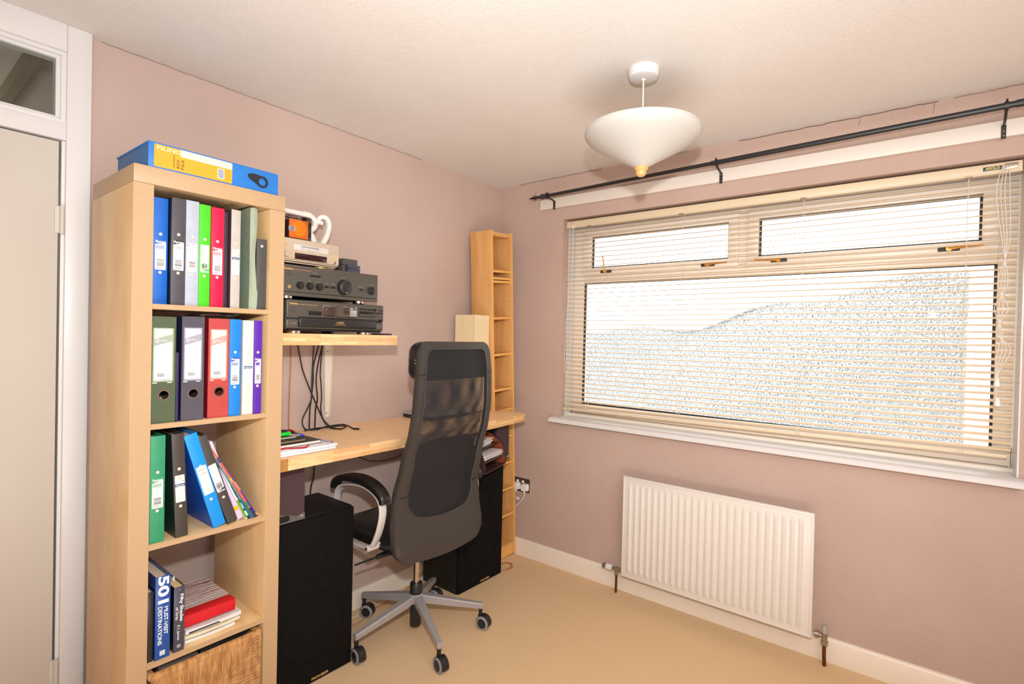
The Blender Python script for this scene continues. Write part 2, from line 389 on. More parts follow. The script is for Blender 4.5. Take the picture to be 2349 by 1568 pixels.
win = B(.14, .20, WY0, WY1, .905, .983, b=.003).build('window_1', upvc); struct(win)
f = MB()
def fr(y0, y1, z0, z1, x0=.14, x1=.20, b=.003): f.box(x0, x1, y0, y1, z0, z1, b=b)
fr(-2.452, -.565, 2.045, WZ1); fr(-.565, WY1, .984, WZ1); fr(WY0, -2.452, .984, WZ1); fr(-2.452, -.565, 1.728, 1.785); fr(-1.53, -1.455, 1.786, 2.044)
f.build('frame', upvc, win)
def rect_frame(mb, y0, y1, z0, z1, w_, x0, x1, b=0):
    mb.box(x0, x1, y0, y1, z0, z0+w_, b=b); mb.box(x0, x1, y0, y1, z1-w_, z1, b=b)
    mb.box(x0, x1, y0, y0+w_, z0+w_, z1-w_, b=b); mb.box(x0, x1, y1-w_, y1, z0+w_, z1-w_, b=b)
for (y0, y1) in ((-1.475, -.567), (-2.452, -1.518)):
    s_ = MB(); rect_frame(s_, y0, y1, 1.766, 2.055, .050, .122, .16, .003); so = s_.build('sash', upvc, win)
    g = MB(); rect_frame(g, y0+.050, y1-.050, 1.816, 2.005, .009, .148, .158); g.build('gasket', gasket, so)
    B(.160, .164, y0+.05, y1-.05, 1.816, 2.005).build('pane', glass, win)
g = MB(); rect_frame(g, -2.452, -.565, .982, 1.728, .009, .152, .166); g.build('gasket', gasket, win)
B(.168, .172, -2.452, -.565, .982, 1.73).build('pane', glass, win)
for (y, side, up_) in ((-.728, 1, 1), (-1.326, -1, 0), (-1.665, 1, 0), (-2.30, -1, 0)):
    hb = B(.112, .122, y-.035, y+.035, 1.781, 1.797, b=.002).build('window_handle', gasket, win)
    h = MB(); h.cyl((.112, y, 1.789), (.095, y, 1.789), .010, n=14)
    if up_: h.tube([(.1, y, 1.789), (.093, y+.003, 1.83), (.09, y+.012, 1.885)], lambda t: .0065-.003*t, n=8)
    else: h.tube([(.1, y, 1.789), (.094, y+side*.04, 1.794), (.09, y+side*.105, 1.797)], lambda t: .0075-.002*t, n=8)
    h.cyl((.11, y, 1.783), (.11, y, 1.772), .004, n=8)
    h.build('lever', brass, hb)

# curtain batten
struct(B(-.022, 0, -2.9, -.336, 2.174, 2.236, b=.002).build('trim_5', mat('cream batten paint', (228, 218, 206), .4)), 'white batten that carries the curtain pole')

# ============================================================ OUTSIDE
gmat = mat('pale paving', (222, 226, 236), .8, var=.15, vscale=1)
struct(B(.30, 30, -20, 20, -.62, -.5).build('floor_outside', gmat))
hm = mat('hedge leaves', (186, 190, 188), .9, var=.12, vscale=6, detail=6)
def hedge(name, label, x0, x1, y0, y1, z0, top, seed, n=2600):
    rd = random.Random(seed); bm = MB()
    def sfc(u, v):
        y = y0+(y1-y0)*u; zt = top(u)
        return (y, z0+(zt-z0)*v)
    core = MB(); core.grid(lambda u, v: (x0+.35+.1*math.sin(9*u+4*v), sfc(u, v)[0], sfc(u, v)[1]-.03*v), 30, 8)
    core.grid(lambda u, v: (x0+.35+(x1-x0)*v, sfc(u, 1)[0], sfc(u, 1)[1]-.03-.04*v), 30, 3)
    t = thing(name, label, 'hedge'); 
    core.build('inner_growth', hm, t)
    vs_, fs = [], []
    for i in range(n):
        u = rd.random(); v = rd.random()**.8; y, z = sfc(u, v); x = x0+.35+.1*math.sin(9*u+4*v)-.01-.02*rd.random()
        s_ = .010+.012*rd.random(); a = rd.random()*6.28; c, sn = math.cos(a)*s_, math.sin(a)*s_; k = len(vs_); q = (rd.random()-.5)*.02
        vs_ += [(x, y-c, z-sn), (x+q, y+sn*.5, z-c*.5), (x-q, y+c, z+sn), (x+q, y-sn*.5, z+c*.5)]; fs.append((k, k+1, k+2, k+3))
    me = bpy.data.meshes.new('leaves'); me.from_pydata(vs_, [], fs); me.materials.append(hm)
    o = bpy.data.objects.new('leaves', me); COL.objects.link(o); o.parent = t; o['kind'] = 'stuff'
hedge('hedge', 'tall pale green hedge seen through the blind, beyond the window', 5.2, 6.2, -2.6, 4.2, -.2, lambda u: 2.15-.75*u+.16*math.sin(7*u+1)+.07*math.sin(23*u), 3, 80000)
hedge('garden_bush', 'low bush just outside below the right part of the window', 2.9, 3.5, -2.62, .8, -.5, lambda u: -.06-.10*u+.04*math.sin(9*u), 4, 26000)
hw = thing('house', 'white rendered neighbouring house wall at the right edge of the window view', 'building')
B(3.4, 9, -9, -2.70, -.5, 4.2).build('wall', mat('white render', (226, 216, 208), .8, bump=.2, bscale=20), hw)
B(3.38, 3.42, -9, -2.66, 4.15, 4.3).build('gutter', gasket, hw)

# ============================================================ BLIND
bl = thing('venetian_blind', 'cream venetian blind with open slats hanging in the window', 'blind', (.05, -1.508, 0))
hr = MB(); hr.box(-.026, .026, -.996, 1.004, 2.054, 2.092, b=.003); hr.build('headrail', cream, bl)
hr2 = B(-.028, -.022, -.996, 1.004, 2.050, 2.056, b=.001).build('headrail_lip', cream, bl)
SL = 40; Z0, Z1 = .985, 2.030
smesh = None
def slat_mesh():
    bm = MB(); nY, nX = 24, 5
    def f(u, v, dz):
        y = 1.0-1.99*u; tilt = R(4+9*u); xx = (v-.5)*.036
        c = .0038*(1-(2*v-1)**2)
        return Vector((xx*math.cos(tilt)-c*math.sin(tilt), y, xx*math.sin(tilt)+c*math.cos(tilt)+dz))
    bm.grid(lambda u, v: f(u, v, 0), nY, nX); bm.grid(lambda u, v: f(u, 1-v, -.0004), nY, nX)
    o = bm.build('slat', mat('pale slat', (243, 220, 186), .4), bl, ang=80); return o
s0 = slat_mesh()
for i in range(SL):
    o = s0 if i == 0 else s0.copy()
    if i: COL.objects.link(o)
    o.location = (0, 0, Z0+(Z1-Z0)*i/(SL-1)); sag_ = 1-i/(SL-1); o.location.z += .009*sag_; o.rotation_euler = (R(random.uniform(-.05, .05))-.0105*sag_, 0, 0)
B(-.0125, .0125, -.99, 1.0, .952, .966, b=.003).build('bottom_rail', cream, bl, M=Matrix.Translation((0, 0, .010)) @ Matrix.Rotation(-.0105, 4, 'X'))
for y in (-.66, -1.212, -1.779, -2.352):
    yy = y+1.508; c = MB()
    for xx in (-.0172, .0172): c.tube([(xx, yy, 2.056), (xx, yy, .968-.0105*yy)], .0008, n=5, smooth=False)
    for i in range(SL): z = Z0+(Z1-Z0)*i/(SL-1)-.002+(.009-.0105*yy)*(1-i/(SL-1)); c.tube([(-.0172, yy+.003, z-.001), (.0172, yy+.003, z+.002)], .0006, n=4, smooth=False)
    c.tube([(0, yy-.004, 2.056), (0, yy-.004, .970-.0105*yy)], .0007, n=5, smooth=False)
    zb_ = .972-.0105*yy; c.tube([(-.0135, yy, zb_+.004), (-.018, yy-.012, zb_-.004), (-.016, yy+.014, zb_-.006), (-.0135, yy, zb_+.002)], .0008, n=5)
    c.build('ladder_cord', whitew, bl); B(-.030, -.012, yy-.012, yy+.012, 2.049, 2.054).build('cord_lock', nickel, bl)
c = MB(); c.tube([(-.030, .957, 2.052), (-.031, .960, 1.75), (-.030, .99, 1.45), (-.030, .995, 1.20)], .0011, n=5)
c.tube([(-.032, .950, 2.052), (-.033, .948, 1.80), (-.030, .955, 1.35), (-.030, .972, 1.16), (-.030, .995, 1.20)], .0011, n=5)
c.build('tilt_cord', whitew, bl); B(-.034, -.024, .945, .968, 2.048, 2.072, b=.002).build('tilt_cord_guide', cream, bl)
c = MB()
for k, dy in enumerate((0, .006, -.007, .012)):
    c.tube([(-.034, -.952+dy, 2.078), (-.036, -.948+dy*2, 1.97), (-.036, -.958+dy, 1.78), (-.038, -.946-dy*1.5, 1.63), (-.04, -.953+dy*2, 1.54), (-.038, -.943-dy, 1.45), (-.04, -.965+dy*1.8, 1.385), (-.038, -.945+dy*.5, 1.30), (-.038, -.944, 1.26-.07*(k % 2))], .0013, n=6)
c.build('pull_cord', whitew, bl)
for y, z in ((-.9435, 1.262), (-.9465, 1.188)):
    MB().lathe([(0, .014), (.005, .013), (.008, 0), (.0105, -.014), (.010, -.018), (0, -.018)], (-.038, y, z), 16).build('cord_tassel', wht, bl)
lk = B(-.030, -.027, -.983, -.945, 2.063, 2.084, b=.001).build('cord_lock_plate', nickel, bl)
lb = B(-.0285, -.0265, -.940, -.885, 2.0655, 2.080, b=.0005).build('label', mat('navy label', (24, 62, 96), .4), bl)
text('lettering', 'APOLO', .0135, mat('yellow print', (240, 206, 60), .5), lb, (-.0287, -.912, 2.0727), SIDE, off=.0004, width=.042)

# ============================================================ CURTAIN POLE
cp = thing('curtain_pole', 'black iron curtain pole with spear finial across the top of window wall', 'curtain pole')
def pz(y): return 2.2305+(-y-.32)*.0145
px_ = -.1
p = MB(); p.cyl((px_, -.425, pz(-.425)), (px_, -1.43, pz(-1.43)), .0095); p.cyl((px_, -1.40, pz(-1.40)), (px_, -3.0, pz(-3.0)), .0115)
p.build('pole', iron, cp)
p = MB(); M_ = Matrix.Translation((px_, -.43, pz(-.43))) @ Matrix.Rotation(-PI/2, 4, 'X')
p.lathe([(0, -.005), (.013, -.005), (.015, 0), (.013, .006), (.010, .009), (.010, .013), (.014, .017), (.016, .024), (.014, .032), (.009, .036), (.007, .044), (.009, .05), (.007, .056), (.005, .06), (.007, .07), (.0095, .082), (.007, .10), (.0015, .124), (0, .125)], M=M_, n=20)
for k in range(4):
    a = k*PI/2+.4; q = lambda r, t: M_ @ Vector((r*math.cos(a), r*math.sin(a), t))
    p.tube([q(.004, .06), q(.008, .068), q(.017, .072), q(.024, .088)], lambda t: .0032*(1-t)+.0006, n=6)
p.build('finial', iron, cp)
for y in (-.442, -1.425, -2.444):
    b = MB(); b.box(-.0265, -.0225, y-.007, y+.007, 2.166, 2.215); b.tube([(-.0245, y, 2.205), (-.030, y, 2.216), (-.06, y, 2.222), (px_, y, pz(y)-.013)], .005, n=6, sub=3)
    b.lathe([(.0125, -.006), (.0155, -.006), (.0155, .006), (.0125, .006), (.0125, -.006)], M=Matrix.Translation((px_, y, pz(y))) @ Matrix.Rotation(PI/2, 4, 'X'), n=20)
    for s_ in (-1, 1): b.tube([(px_+s_*.010, y, pz(y)+.012), (px_+s_*.014, y, pz(y)+.02)], .003, n=5, smooth=False)
    bo = b.build('bracket', iron, cp)
    sc = MB()
    for z in (2.176, 2.192): sc.cyl((-.0265, y, z), (-.0285, y, z), .0025, n=8)
    sc.build('screw', nickel, bo)
p = MB(); p.cyl((px_, -2.47, pz(-2.47)), (px_, -3.0, pz(-3.0)), .0135); p.build('outer_sleeve', iron, cp)

# ============================================================ PENDANT LAMP
LX, LY = -.901, -1.412
pl = thing('pendant_lamp', 'ceiling pendant with cream cone shade and turned wooden tip', 'lamp', (LX, LY, H))
MB().lathe([(0, 0), (.056, 0), (.056, -.006), (.054, -.020), (.050, -.030), (.040, -.034), (.008, -.035), (.007, -.040), (.003, -.041), (0, -.041)], (0, 0, 0), 40).build('ceiling_rose', white, pl)
MB().tube([(0, 0, -.03), (.001, 0, -.12), (0, 0, -.21)], .0030, n=10).build('cord', whitew, pl)
MB().lathe([(.200, -.222), (.205, -.222), (.207, -.228), (.206, -.236), (.199, -.247), (.183, -.260), (.15, -.281), (.10, -.309), (.05, -.336), (.022, -.352), (.018, -.353), (.018, -.349), (.048, -.331), (.10, -.303), (.148, -.276), (.180, -.256), (.196, -.243), (.201, -.232), (.200, -.222)], (0, 0, 0), 72).build('shade', shade, pl, ang=60)
MB().lathe([(z1, z2+.073) for z1, z2 in [(0, -.418), (.021, -.420), (.025, -.428), (.023, -.434), (.018, -.438), (.019, -.444), (.017, -.452), (.010, -.458), (0, -.459)]], (0, 0, 0), 28).build('finial', knob, pl)
lh = MB(); lh.cyl((0, 0, -.20), (0, 0, -.25), .02, n=20); lh.build('lamp_holder', white, pl)
MB().lathe([(0, -.25), (.012, -.252), (.015, -.27), (.026, -.295), (.027, -.31), (.018, -.325), (0, -.328)], (0, 0, .0), 24).build('bulb', wht, pl)

# ============================================================ RADIATOR
rad = thing('radiator', 'white ribbed panel radiator under the window', 'radiator', (-.1, -1.429, .118))
hw_, hh = .451, .540
rp = MB()
rp.box(0, .022, -hw_, hw_, 0, hh, b=.006, seg=3)
NR = 25; pit_ = .842/NR
for i in range(NR):
    y0 = -.421+pit_*i+pit_*.30; y1 = -.421+pit_*(i+1)-.001; e = .006
    v = [(0, y0, .032), (0, y1, .032), (0, y1, hh-.032), (0, y0, hh-.032), (-.0075, y0+e, .052), (-.0075, y1-e*1.2, .052), (-.0075, y1-e*1.2, hh-.052), (-.0075, y0+e, hh-.052)]
    vv = [rp.bm.verts.new(q) for q in v]
    for a in ((0, 1, 5, 4), (1, 2, 6, 5), (2, 3, 7, 6), (3, 0, 4, 7), (4, 5, 6, 7)): rp.bm.faces.new([vv[k] for k in a])
rp.build('panel', radM, rad, ang=50)
rs = MB(); rect_frame(rs, -hw_+.006, hw_-.006, .006, hh-.006, .005, -.0025, .002, .001); rs.build('pressed_rim', radM, rad)
bk = MB()
for y in (-.3, .3): bk.box(.022, .099, y-.02, y+.02, .06, .46)
bk.build('wall_bracket', radM, rad)
v = MB(); v.cyl((.04, .470, .012), (.04, .453, .012), .008); v.cyl((.04, .495, -.01), (.04, .495, .022), .011); v.cyl((.04, .475, .012), (.04, .52, .012), .010)
v.cyl((.04, .468, .012), (.04, .480, .012), .013, n=6); v.cyl((.04, .495, -.018), (.04, .495, -.004), .0125, n=6)
vo = v.build('valve', nickel, rad)
MB().cyl((.04, .520, .012), (.04, .555, .012), .0165, n=24).build('valve_cap', white, vo); MB().cyl((.04, .555, .012), (.04, .577, .012), .0145, n=24).build('valve_knob', nickel, vo)
MB().tube([(.04, .495, -.012), (.04, .495, -.06), (.042, .497, -.116)], .0065, n=12).build('pipe', copper, rad)
v = MB(); v.cyl((.04, -.453, .012), (.04, -.495, .012), .008); v.cyl((.04, -.458, .012), (.04, -.474, .012), .0145, n=20); v.cyl((.04, -.495, -.016), (.04, -.495, .028), .0115)
v.cyl((.04, -.495, -.026), (.04, -.495, -.008), .0145, n=6); v.cyl((.04, -.495, .018), (.04, -.495, .026), .0135, n=20)
vo = v.build('valve', nickel, rad)
MB().lathe([(0, .058), (.009, .058), (.0115, .054), (.0125, .026), (0, .026)], (.04, -.495, 0), 20).build('valve_cap', mat('clear grey plastic', (200, 192, 180), .2, trans=.4), vo)
MB().tube([(.04, -.495, -.02), (.04, -.495, -.07), (.042, -.497, -.116)], .0075, n=12).build('pipe', copper, rad)

# ============================================================ SOCKET
so = thing('wall_socket', 'bronze double wall socket beside the tall CD rack', 'socket', (0, -.22, .402))
B(-.006, 0, -.071, .071, 0, .087, b=.002).build('plate', brassplate, so)
sw = MB(); sw.box(-.009, -.006, -.030, -.012, .058, .074, b=.001); sw.box(-.009, -.006, .012, .030, .058, .074, b=.001); sw.build('switch', wht, so)
def plug(y, label):
    t = thing('plug', label, 'plug', (-.0065, y, .436), group='white plugs in the wall socket')
    MB().prism(rrect(-.024, .024, -.022, .024, .010, 4), lambda a, b: (0, a, b), lambda a, b: (-.026, a*.86, b*.86)).build('body', wht, t)
    MB().tube([(-.014, 0, -.018), (-.016, 0, -.036)], .005, n=8, smooth=False).build('cord_grip', wht, t)
    return t
PLG = plug(-.264, 'white plug in the right half of the wall socket with a hanging flex')
plug(-.198, 'white plug in left half of wall socket, partly hidden by CD rack')
pc_ = (MB().tube([(-.021, -.264, .399), (-.026, -.266, .385), (-.03, -.25, .355), (-.035, -.225, .325), (-.03, -.19, .29), (-.03, -.15, .24), (-.03, -.12, .16), (-.03, -.11, .05), (-.035, -.10, .012)], .0032, n=8).build('flex', whitew, PLG, M=Matrix.Translation((.0065, .264, -.436))))
B(-.032, -.028, -.232, -.205, .353, .372, b=.001).build('flex_tag', paper, PLG, M=Matrix.Translation((.0065, .264, -.436)))

# ============================================================ OPEN SHELF BOOKCASE
KX, KY = -2.1936, -.5019; KW, KD, KH = .44, .39, 1.85
bc = thing('bookcase', 'tall birch-effect cube bookcase full of files beside the door', 'bookcase', (KX, KY, 0))
B(0, KW, 0, KD, 1.80, KH, b=.0012).build('top_board', birchE, bc)
B(0, KW, 0, KD, 0, .05, b=.0012).build('base_board', birchE, bc)
for x in (0, KW-.05):
    sp_ = B(x, x+.05, .0006, KD, .05, 1.7995, b=.0008).build('side_panel', birch, bc)
    B(x+.0008, x+.0492, -.0004, .0008, .051, 1.799).build('edge_band', birchE, sp_)
SH = [1.4609, 1.1131, .7636, .4177]
for z in SH:
    s_ = B(.05, KW-.05, .002, KD-.002, z-.0148, z, b=.0005).build('shelf', birch, bc)
    B(.0502, KW-.0502, .0006, .0022, z-.0146, z-.0002).build('edge_band', birchE, s_)

# ---- ring binders and files
rivm = mat('rivet metal', (238, 222, 210), .3, metal=.35)
def clothm(name, c, rough=.45, var=.12): return mat(name, c, rough, var=var, vscale=35, bump=.1, bscale=300)
def barcode(parent, x, z, w_, h_, y=-.0018, vertical=False):
    m_ = MB(); rd = random.Random(int(abs(x*9e4)+abs(z)*7e3)); t = 0
    while t < 1:
        ww = rd.choice((.02, .035, .05)); 
        if vertical: m_.box(x-w_/2, x+w_/2, y-.0003, y, z-h_/2+h_*t, z-h_/2+h_*min(1, t+ww))
        else: m_.box(x-w_/2+w_*t, x-w_/2+w_*min(1, t+ww), y-.0003, y, z-h_/2, z+h_/2)
        t += ww+rd.choice((.03, .05, .07))
    return m_.build('barcode', ink, parent)
def file_box(name, label, cat, x0, x1, z, h, yf, c, depth=.27, lean=0, group=None, kind='ring', lab=None, side=None, pages=True, matname=None):
    """spine faces -Y; origin at the foot of the spine, left corner; lean = degrees towards the door side"""
    w_ = x1-x0; t = thing(name, label, cat, (x0, yf, z+.0003), group=group, rot=(0, R(-lean), 0))
    cm = clothm(matname or ('cover '+label[:24]), c); sm = clothm('side '+label[:24], side) if side else cm
    if kind == 'lever':
        cx, cz, rh = w_/2+.002, .082, .0135
        ou = []; N_ = 24
        for k in range(N_):
            a = 2*PI*k/N_; mx_ = max(abs(math.cos(a)), abs(math.sin(a))); ou.append((cx+.022*math.cos(a)/mx_, cz+.022*math.sin(a)/mx_))
        inn = [(cx+rh*math.cos(2*PI*k/N_), cz+rh*math.sin(2*PI*k/N_)) for k in range(N_)]
        m_ = MB(); m_.ring2(ou, inn, lambda a, b: (a, 0, b), lambda a, b: (a, .003, b))
        m_.box(0, w_, 0, .003, 0, cz-.022); m_.box(0, w_, 0, .003, cz+.022, h)
        m_.box(0, cx-.022, 0, .003, cz-.022, cz+.022); m_.box(cx+.022, w_, 0, .003, cz-.022, cz+.022)
        m_.build('spine', cm, t)
        rg = MB(); rg.lathe([(rh-.001, -.0012), (rh+.0028, -.0012), (rh+.0032, .0), (rh-.001, .003), (rh-.001, -.0012)], M=Matrix.Translation((cx, 0, cz)) @ Matrix.Rotation(-PI/2, 4, 'X'), n=28)
        rg.build('finger_ring', chrome, t)
    else:
        B(0, w_, 0, .0025, 0, h, b=.001).build('spine', cm, t)
        for zz in (.30, .66) if kind == 'ring' else ((.90,) if kind == 'small' else ()):
            MB().lathe([(0, -.002), (.0035, -.0018), (.0048, 0), (.0048, .001)], M=Matrix.Translation((w_/2, 0, h*zz)) @ Matrix.Rotation(-PI/2, 4, 'X') @ Matrix.Diagonal((1, 1, 1, 1)), n=14).build('rivet', rivm, t)
    cv = MB(); cv.box(0, .0022, .0025, depth, 0, h); cv.build('cover_board', sm, t)
    cv = MB(); cv.box(w_-.0022, w_, .0025, depth, 0, h); cv.build('cover_board', cm, t)
    if pages: B(.003, w_-.003, .10 if kind == 'lever' else .02, depth-.012, .004, h-.014).build('pages', paperE, t)
    if lab: lab(t, w_, h)
    return t
navyband = mat('navy band', (30, 52, 104), .5); 
def ryman(col, brandcol=None, top=True, z0=.325, z1=.605, txt='Ryman', flip=False):
    def f(t, w_, h):
        a, b = h*z0, h*z1; m_ = w_*.13
        l = yplate(rrect(m_, w_-m_, a, b, .002, 3), -.0012, 0).build('label', paper, t)
        bc_ = mat('band %s' % (brandcol,), brandcol or (40, 40, 44), .5)
        tri = [(m_, b-.014), (m_+.001, b), (w_-m_-.001, b), (w_-m_, b-.006)] if not flip else [(m_, a+.006), (m_+.001, a), (w_-m_-.001, a), (w_-m_, a+.014)]
        yplate(tri, -.0016, -.0011).build('brand_band', bc_, l)
        text('lettering', txt, .0085, wht, l, (w_/2, -.0018, (b-.0055) if not flip else a+.0055), off=.0002, width=w_*.62)
        hs = MB()
        for k in range(9): hs.box(m_+.002+(w_-2*m_-.006)*k/9, m_+.0026+(w_-2*m_-.006)*k/9+.0006, -.0015, -.0011, (b-.026) if not flip else a+.018, ((b-.017) if not flip else a+.026)+.001*(k % 3))
        for k in range(3): hs.box(m_+.003, w_-m_-.003, -.0015, -.0011, a+(b-a)*(.50+.09*k), a+(b-a)*(.50+.09*k)+.0005)
        hs.build('ruled_lines', bc_ if brandcol else inkg, l)
        barcode(l, w_/2, a+(b-a)*.24, (w_-2*m_)*.66, (b-a)*.22, -.0012, vertical=(w_ > .033))
        if z1 > .5 and not flip: text('lettering', 'select', .006, bc_, l, (w_/2, -.0013, a+.006), width=w_*.55)
    return f
def ringb(band=(30, 52, 104)):
    def f(t, w_, h):
        a, b = h*.34, h*.60; m_ = w_*.12
        l = yplate(rrect(m_, w_-m_, a, b, .001, 2), -.0012, 0).build('label', mat('off white label', (222, 216, 208), .6), t)
        yplate([(m_, b-.034), (w_-m_, b-.034), (w_-m_, b-.026), (m_, b-.026)], -.0016, -.0011).build('band', mat('b%s' % (band,), band, .5), l)
        text('lettering', 'Ringbinder', .006, wht, l, (w_/2, -.0018, b-.0303), width=w_*.64)
        lg = MB(); q = w_/2
        for sx in (-1, 1):
            for sz in (-1, 1): lg.box(q+sx*.0006, q+sx*.0030, -.0016, -.0011, b-.010+sz*.0006, b-.010+sz*.0030)
        lg.build('emblem', mat('yellow mark', (220, 180, 20), .5), l)
        text('lettering', 'A4', .005, ink, l, (w_*.74, -.0014, b-.018))
        r_ = MB()
        for k in range(5): r_.box(m_+.004, w_-m_-.004, -.0014, -.0011, b-.042-.007*k, b-.0416-.007*k)
        r_.build('ruled_lines', inkg, l)
    return f
def lever_label(c):
    def f(t, w_, h):
        a, b = .125, h-.036; x0, x1 = .008, w_-.010
        po = yplate(rrect(x0-.003, x1+.004, a-.004, b+.003, .002, 2), -.0008, 0).build('label_pocket', mat('pocket %s' % (c,), tuple(min(255, int(v*1.25+22)) for v in c), .15), t)
        l = yplate([(x0, a), (x1, a), (x1, b), (x0, b)], -.0014, -.0007).build('label', paper, t)
        c2 = mat('lab %s' % (c,), tuple(int(v*.55+100) for v in c), .6)
        yplate([(x0, b-.050), (x1, b-.036), (x1, b-.015), (x0, b-.030)], -.0018, -.0013).build('colour_flash', c2, l)
        yplate([(x0, b-.029), (x1, b-.014), (x1, b-.001), (x0, b-.001)], -.0018, -.0013).build('colour_flash', mat('lab2 %s' % (c,), tuple(int(v*.3+165) for v in c), .6), l)
        text('lettering', 'LANGHAM', .0072, wht, l, (w_/2, -.002, b-.0075), width=(x1-x0)*.8)
        for k, s_ in enumerate(('A4', 'LEVER ARCH', 'FILE')): text('lettering', s_, .0052, wht, l, (x0+.003, -.002, b-.029-.0052*k), align='LEFT')
        r_ = MB()
        for k in range(7): r_.box(x0+.001, x1-.001, -.0016, -.0013, b-.062-.0095*k, b-.0616-.0095*k)
        r_.box(x0, x1, -.0016, -.0013, a+.002, a+.0035); r_.build('ruled_lines', inkg, l)
        barcode(l, x0+.018, a+.016, .018, .010, -.0014)
        lg = MB(); lg.lathe([(.0042, -.0003), (.0052, -.0003), (.0052, 0), (.0042, 0)], M=Matrix.Translation((x1-.008, -.0014, a+.013)) @ Matrix.Rotation(-PI/2, 4, 'X'), n=16); lg.build('recycling_mark', c2, l)
        cl = MB()
        for xx in (x0+.003, x1-.006): cl.box(xx-.006, xx+.006, -.001, 0, a-.008, a-.005)
        cl.build('pocket_clip', silver, t)
    return f
G1, G2, G3 = 'files on the top shelf of the bookcase', 'files on the second shelf of the bookcase', 'files on the third shelf of the bookcase'
z = SH[0]
file_box('ring_binder', 'bright blue ring binder, first on the left of the top shelf', 'binder', -2.136, -2.098, z, .311, -.474, (8, 96, 190), group=G1, lab=ryman((50, 110, 190), (50, 110, 190)))
file_box('ring_binder', 'charcoal ring binder with white label, on top shelf next to the blue one', 'binder', -2.095, -2.057, z, .316, -.492, (74, 70, 76), side=(26, 30, 48), group=G1, lab=ryman(None))
file_box('ring_binder', 'pale grey ring binder, between the charcoal and lime green ones', 'binder', -2.0558, -2.020, z, .317, -.490, (172, 178, 192), group=G1, lab=ryman(None, (172, 172, 178)))
file_box('ring_binder', 'lime green ring binder on the top shelf', 'binder', -2.0186, -1.986, z, .313, -.488, (70, 196, 26), group=G1, lab=ryman(None, (60, 180, 60), flip=True))
file_box('ring_binder', 'crimson red ring binder on the top shelf', 'binder', -1.9846, -1.947, z, .311, -.490, (222, 4, 62), group=G1, lab=ryman(None, (214, 40, 80)))
file_box('document_wallet', 'thin dark plum folder of papers, right of the crimson binder', 'folder', -1.945, -1.9285, z, .306, -.474, (70, 50, 62), kind='plain', group=G1)
file_box('ring_binder', 'stone grey ring binder with yellow mark on the top shelf', 'binder', -1.926, -1.897, z, .315, -.492, (184, 176, 166), side=(70, 54, 66), group=G1, lab=ringb((30, 52, 110)))
# sagging card folder
t = thing('card_folder', 'sagging grey green card folder wedged upright on the top shelf', 'folder', (-1.866, -.488, z+.0003), group=G1)
def sag(u, v):
    x = .0+.021*u+.003*math.sin(v*9)*u; return (x, -.002+.004*math.sin(6*v)*math.sin(PI*u)-.008*u*(v < .2), .334*v-.012*(u-.5)**2*v)
m_ = MB(); m_.grid(sag, 6, 24); m_.build('spine', clothm('green card', (150, 160, 136), .7), t)
m_ = MB(); m_.grid(lambda u, v: (.002*math.sin(3*v), .0+.29*u, .334*v-.01*u*v), 6, 12); m_.build('cover_board', clothm('green card d', (132, 146, 124), .7), t)
m_ = MB(); m_.grid(lambda u, v: (.021+.003*math.sin(v*9)*(1-u), -.002+.29*u, .333*v-.01*u*v), 6, 12); m_.build('cover_board', MC['green card'], t)
B(.003, .018, .01, .27, .002, .325).build('pages', paperE, t)
file_box('small_binder', 'short dark grey binder with one eyelet at the right end of top shelf', 'binder', -1.843, -1.809, z, .235, -.490, (72, 72, 68), depth=.2, kind='small', group=G1)
z = SH[1]
file_box('lever_arch_file', 'olive green lever arch file, far left of the second shelf', 'file', -2.1425, -2.0775, z, .312, -.490, (74, 86, 60), kind='lever', group=G2, lab=lever_label((96, 112, 84)))
file_box('thin_notebook', 'thin dark purple notebook squeezed beside the olive lever arch file', 'notebook', -2.0765, -2.0695, z, .207, -.492, (40, 24, 76), kind='plain', group=G2, pages=True)
file_box('lever_arch_file', 'slate navy lever arch file on the second shelf', 'file', -2.0635, -2.001, z, .315, -.494, (76, 72, 82), side=(28, 36, 66), kind='lever', group=G2, lab=lever_label((96, 92, 110)))
file_box('lever_arch_file', 'brick red lever arch file on the second shelf', 'file', -1.988, -1.926, z, .312, -.491, (178, 66, 62), side=(140, 20, 30), kind='lever', group=G2, lab=lever_label((196, 92, 74)))
file_box('ring_binder', 'sky blue ring binder on the second shelf beside the red file', 'binder', -1.9245, -1.889, z, .312, -.491, (10, 122, 206), group=G2, lab=ryman(None, (50, 60, 170)))
file_box('ring_binder', 'light grey ring binder with teal band on the second shelf', 'binder', -1.883, -1.848, z, .310, -.491, (214, 208, 200), group=G2, lab=ringb((40, 92, 124)))
file_box('ring_binder', 'purple ring binder at the right end of the second shelf', 'binder', -1.8465, -1.820, z, .310, -.491, (84, 30, 160), group=G2, lab=ryman(None, (84, 30, 160)))
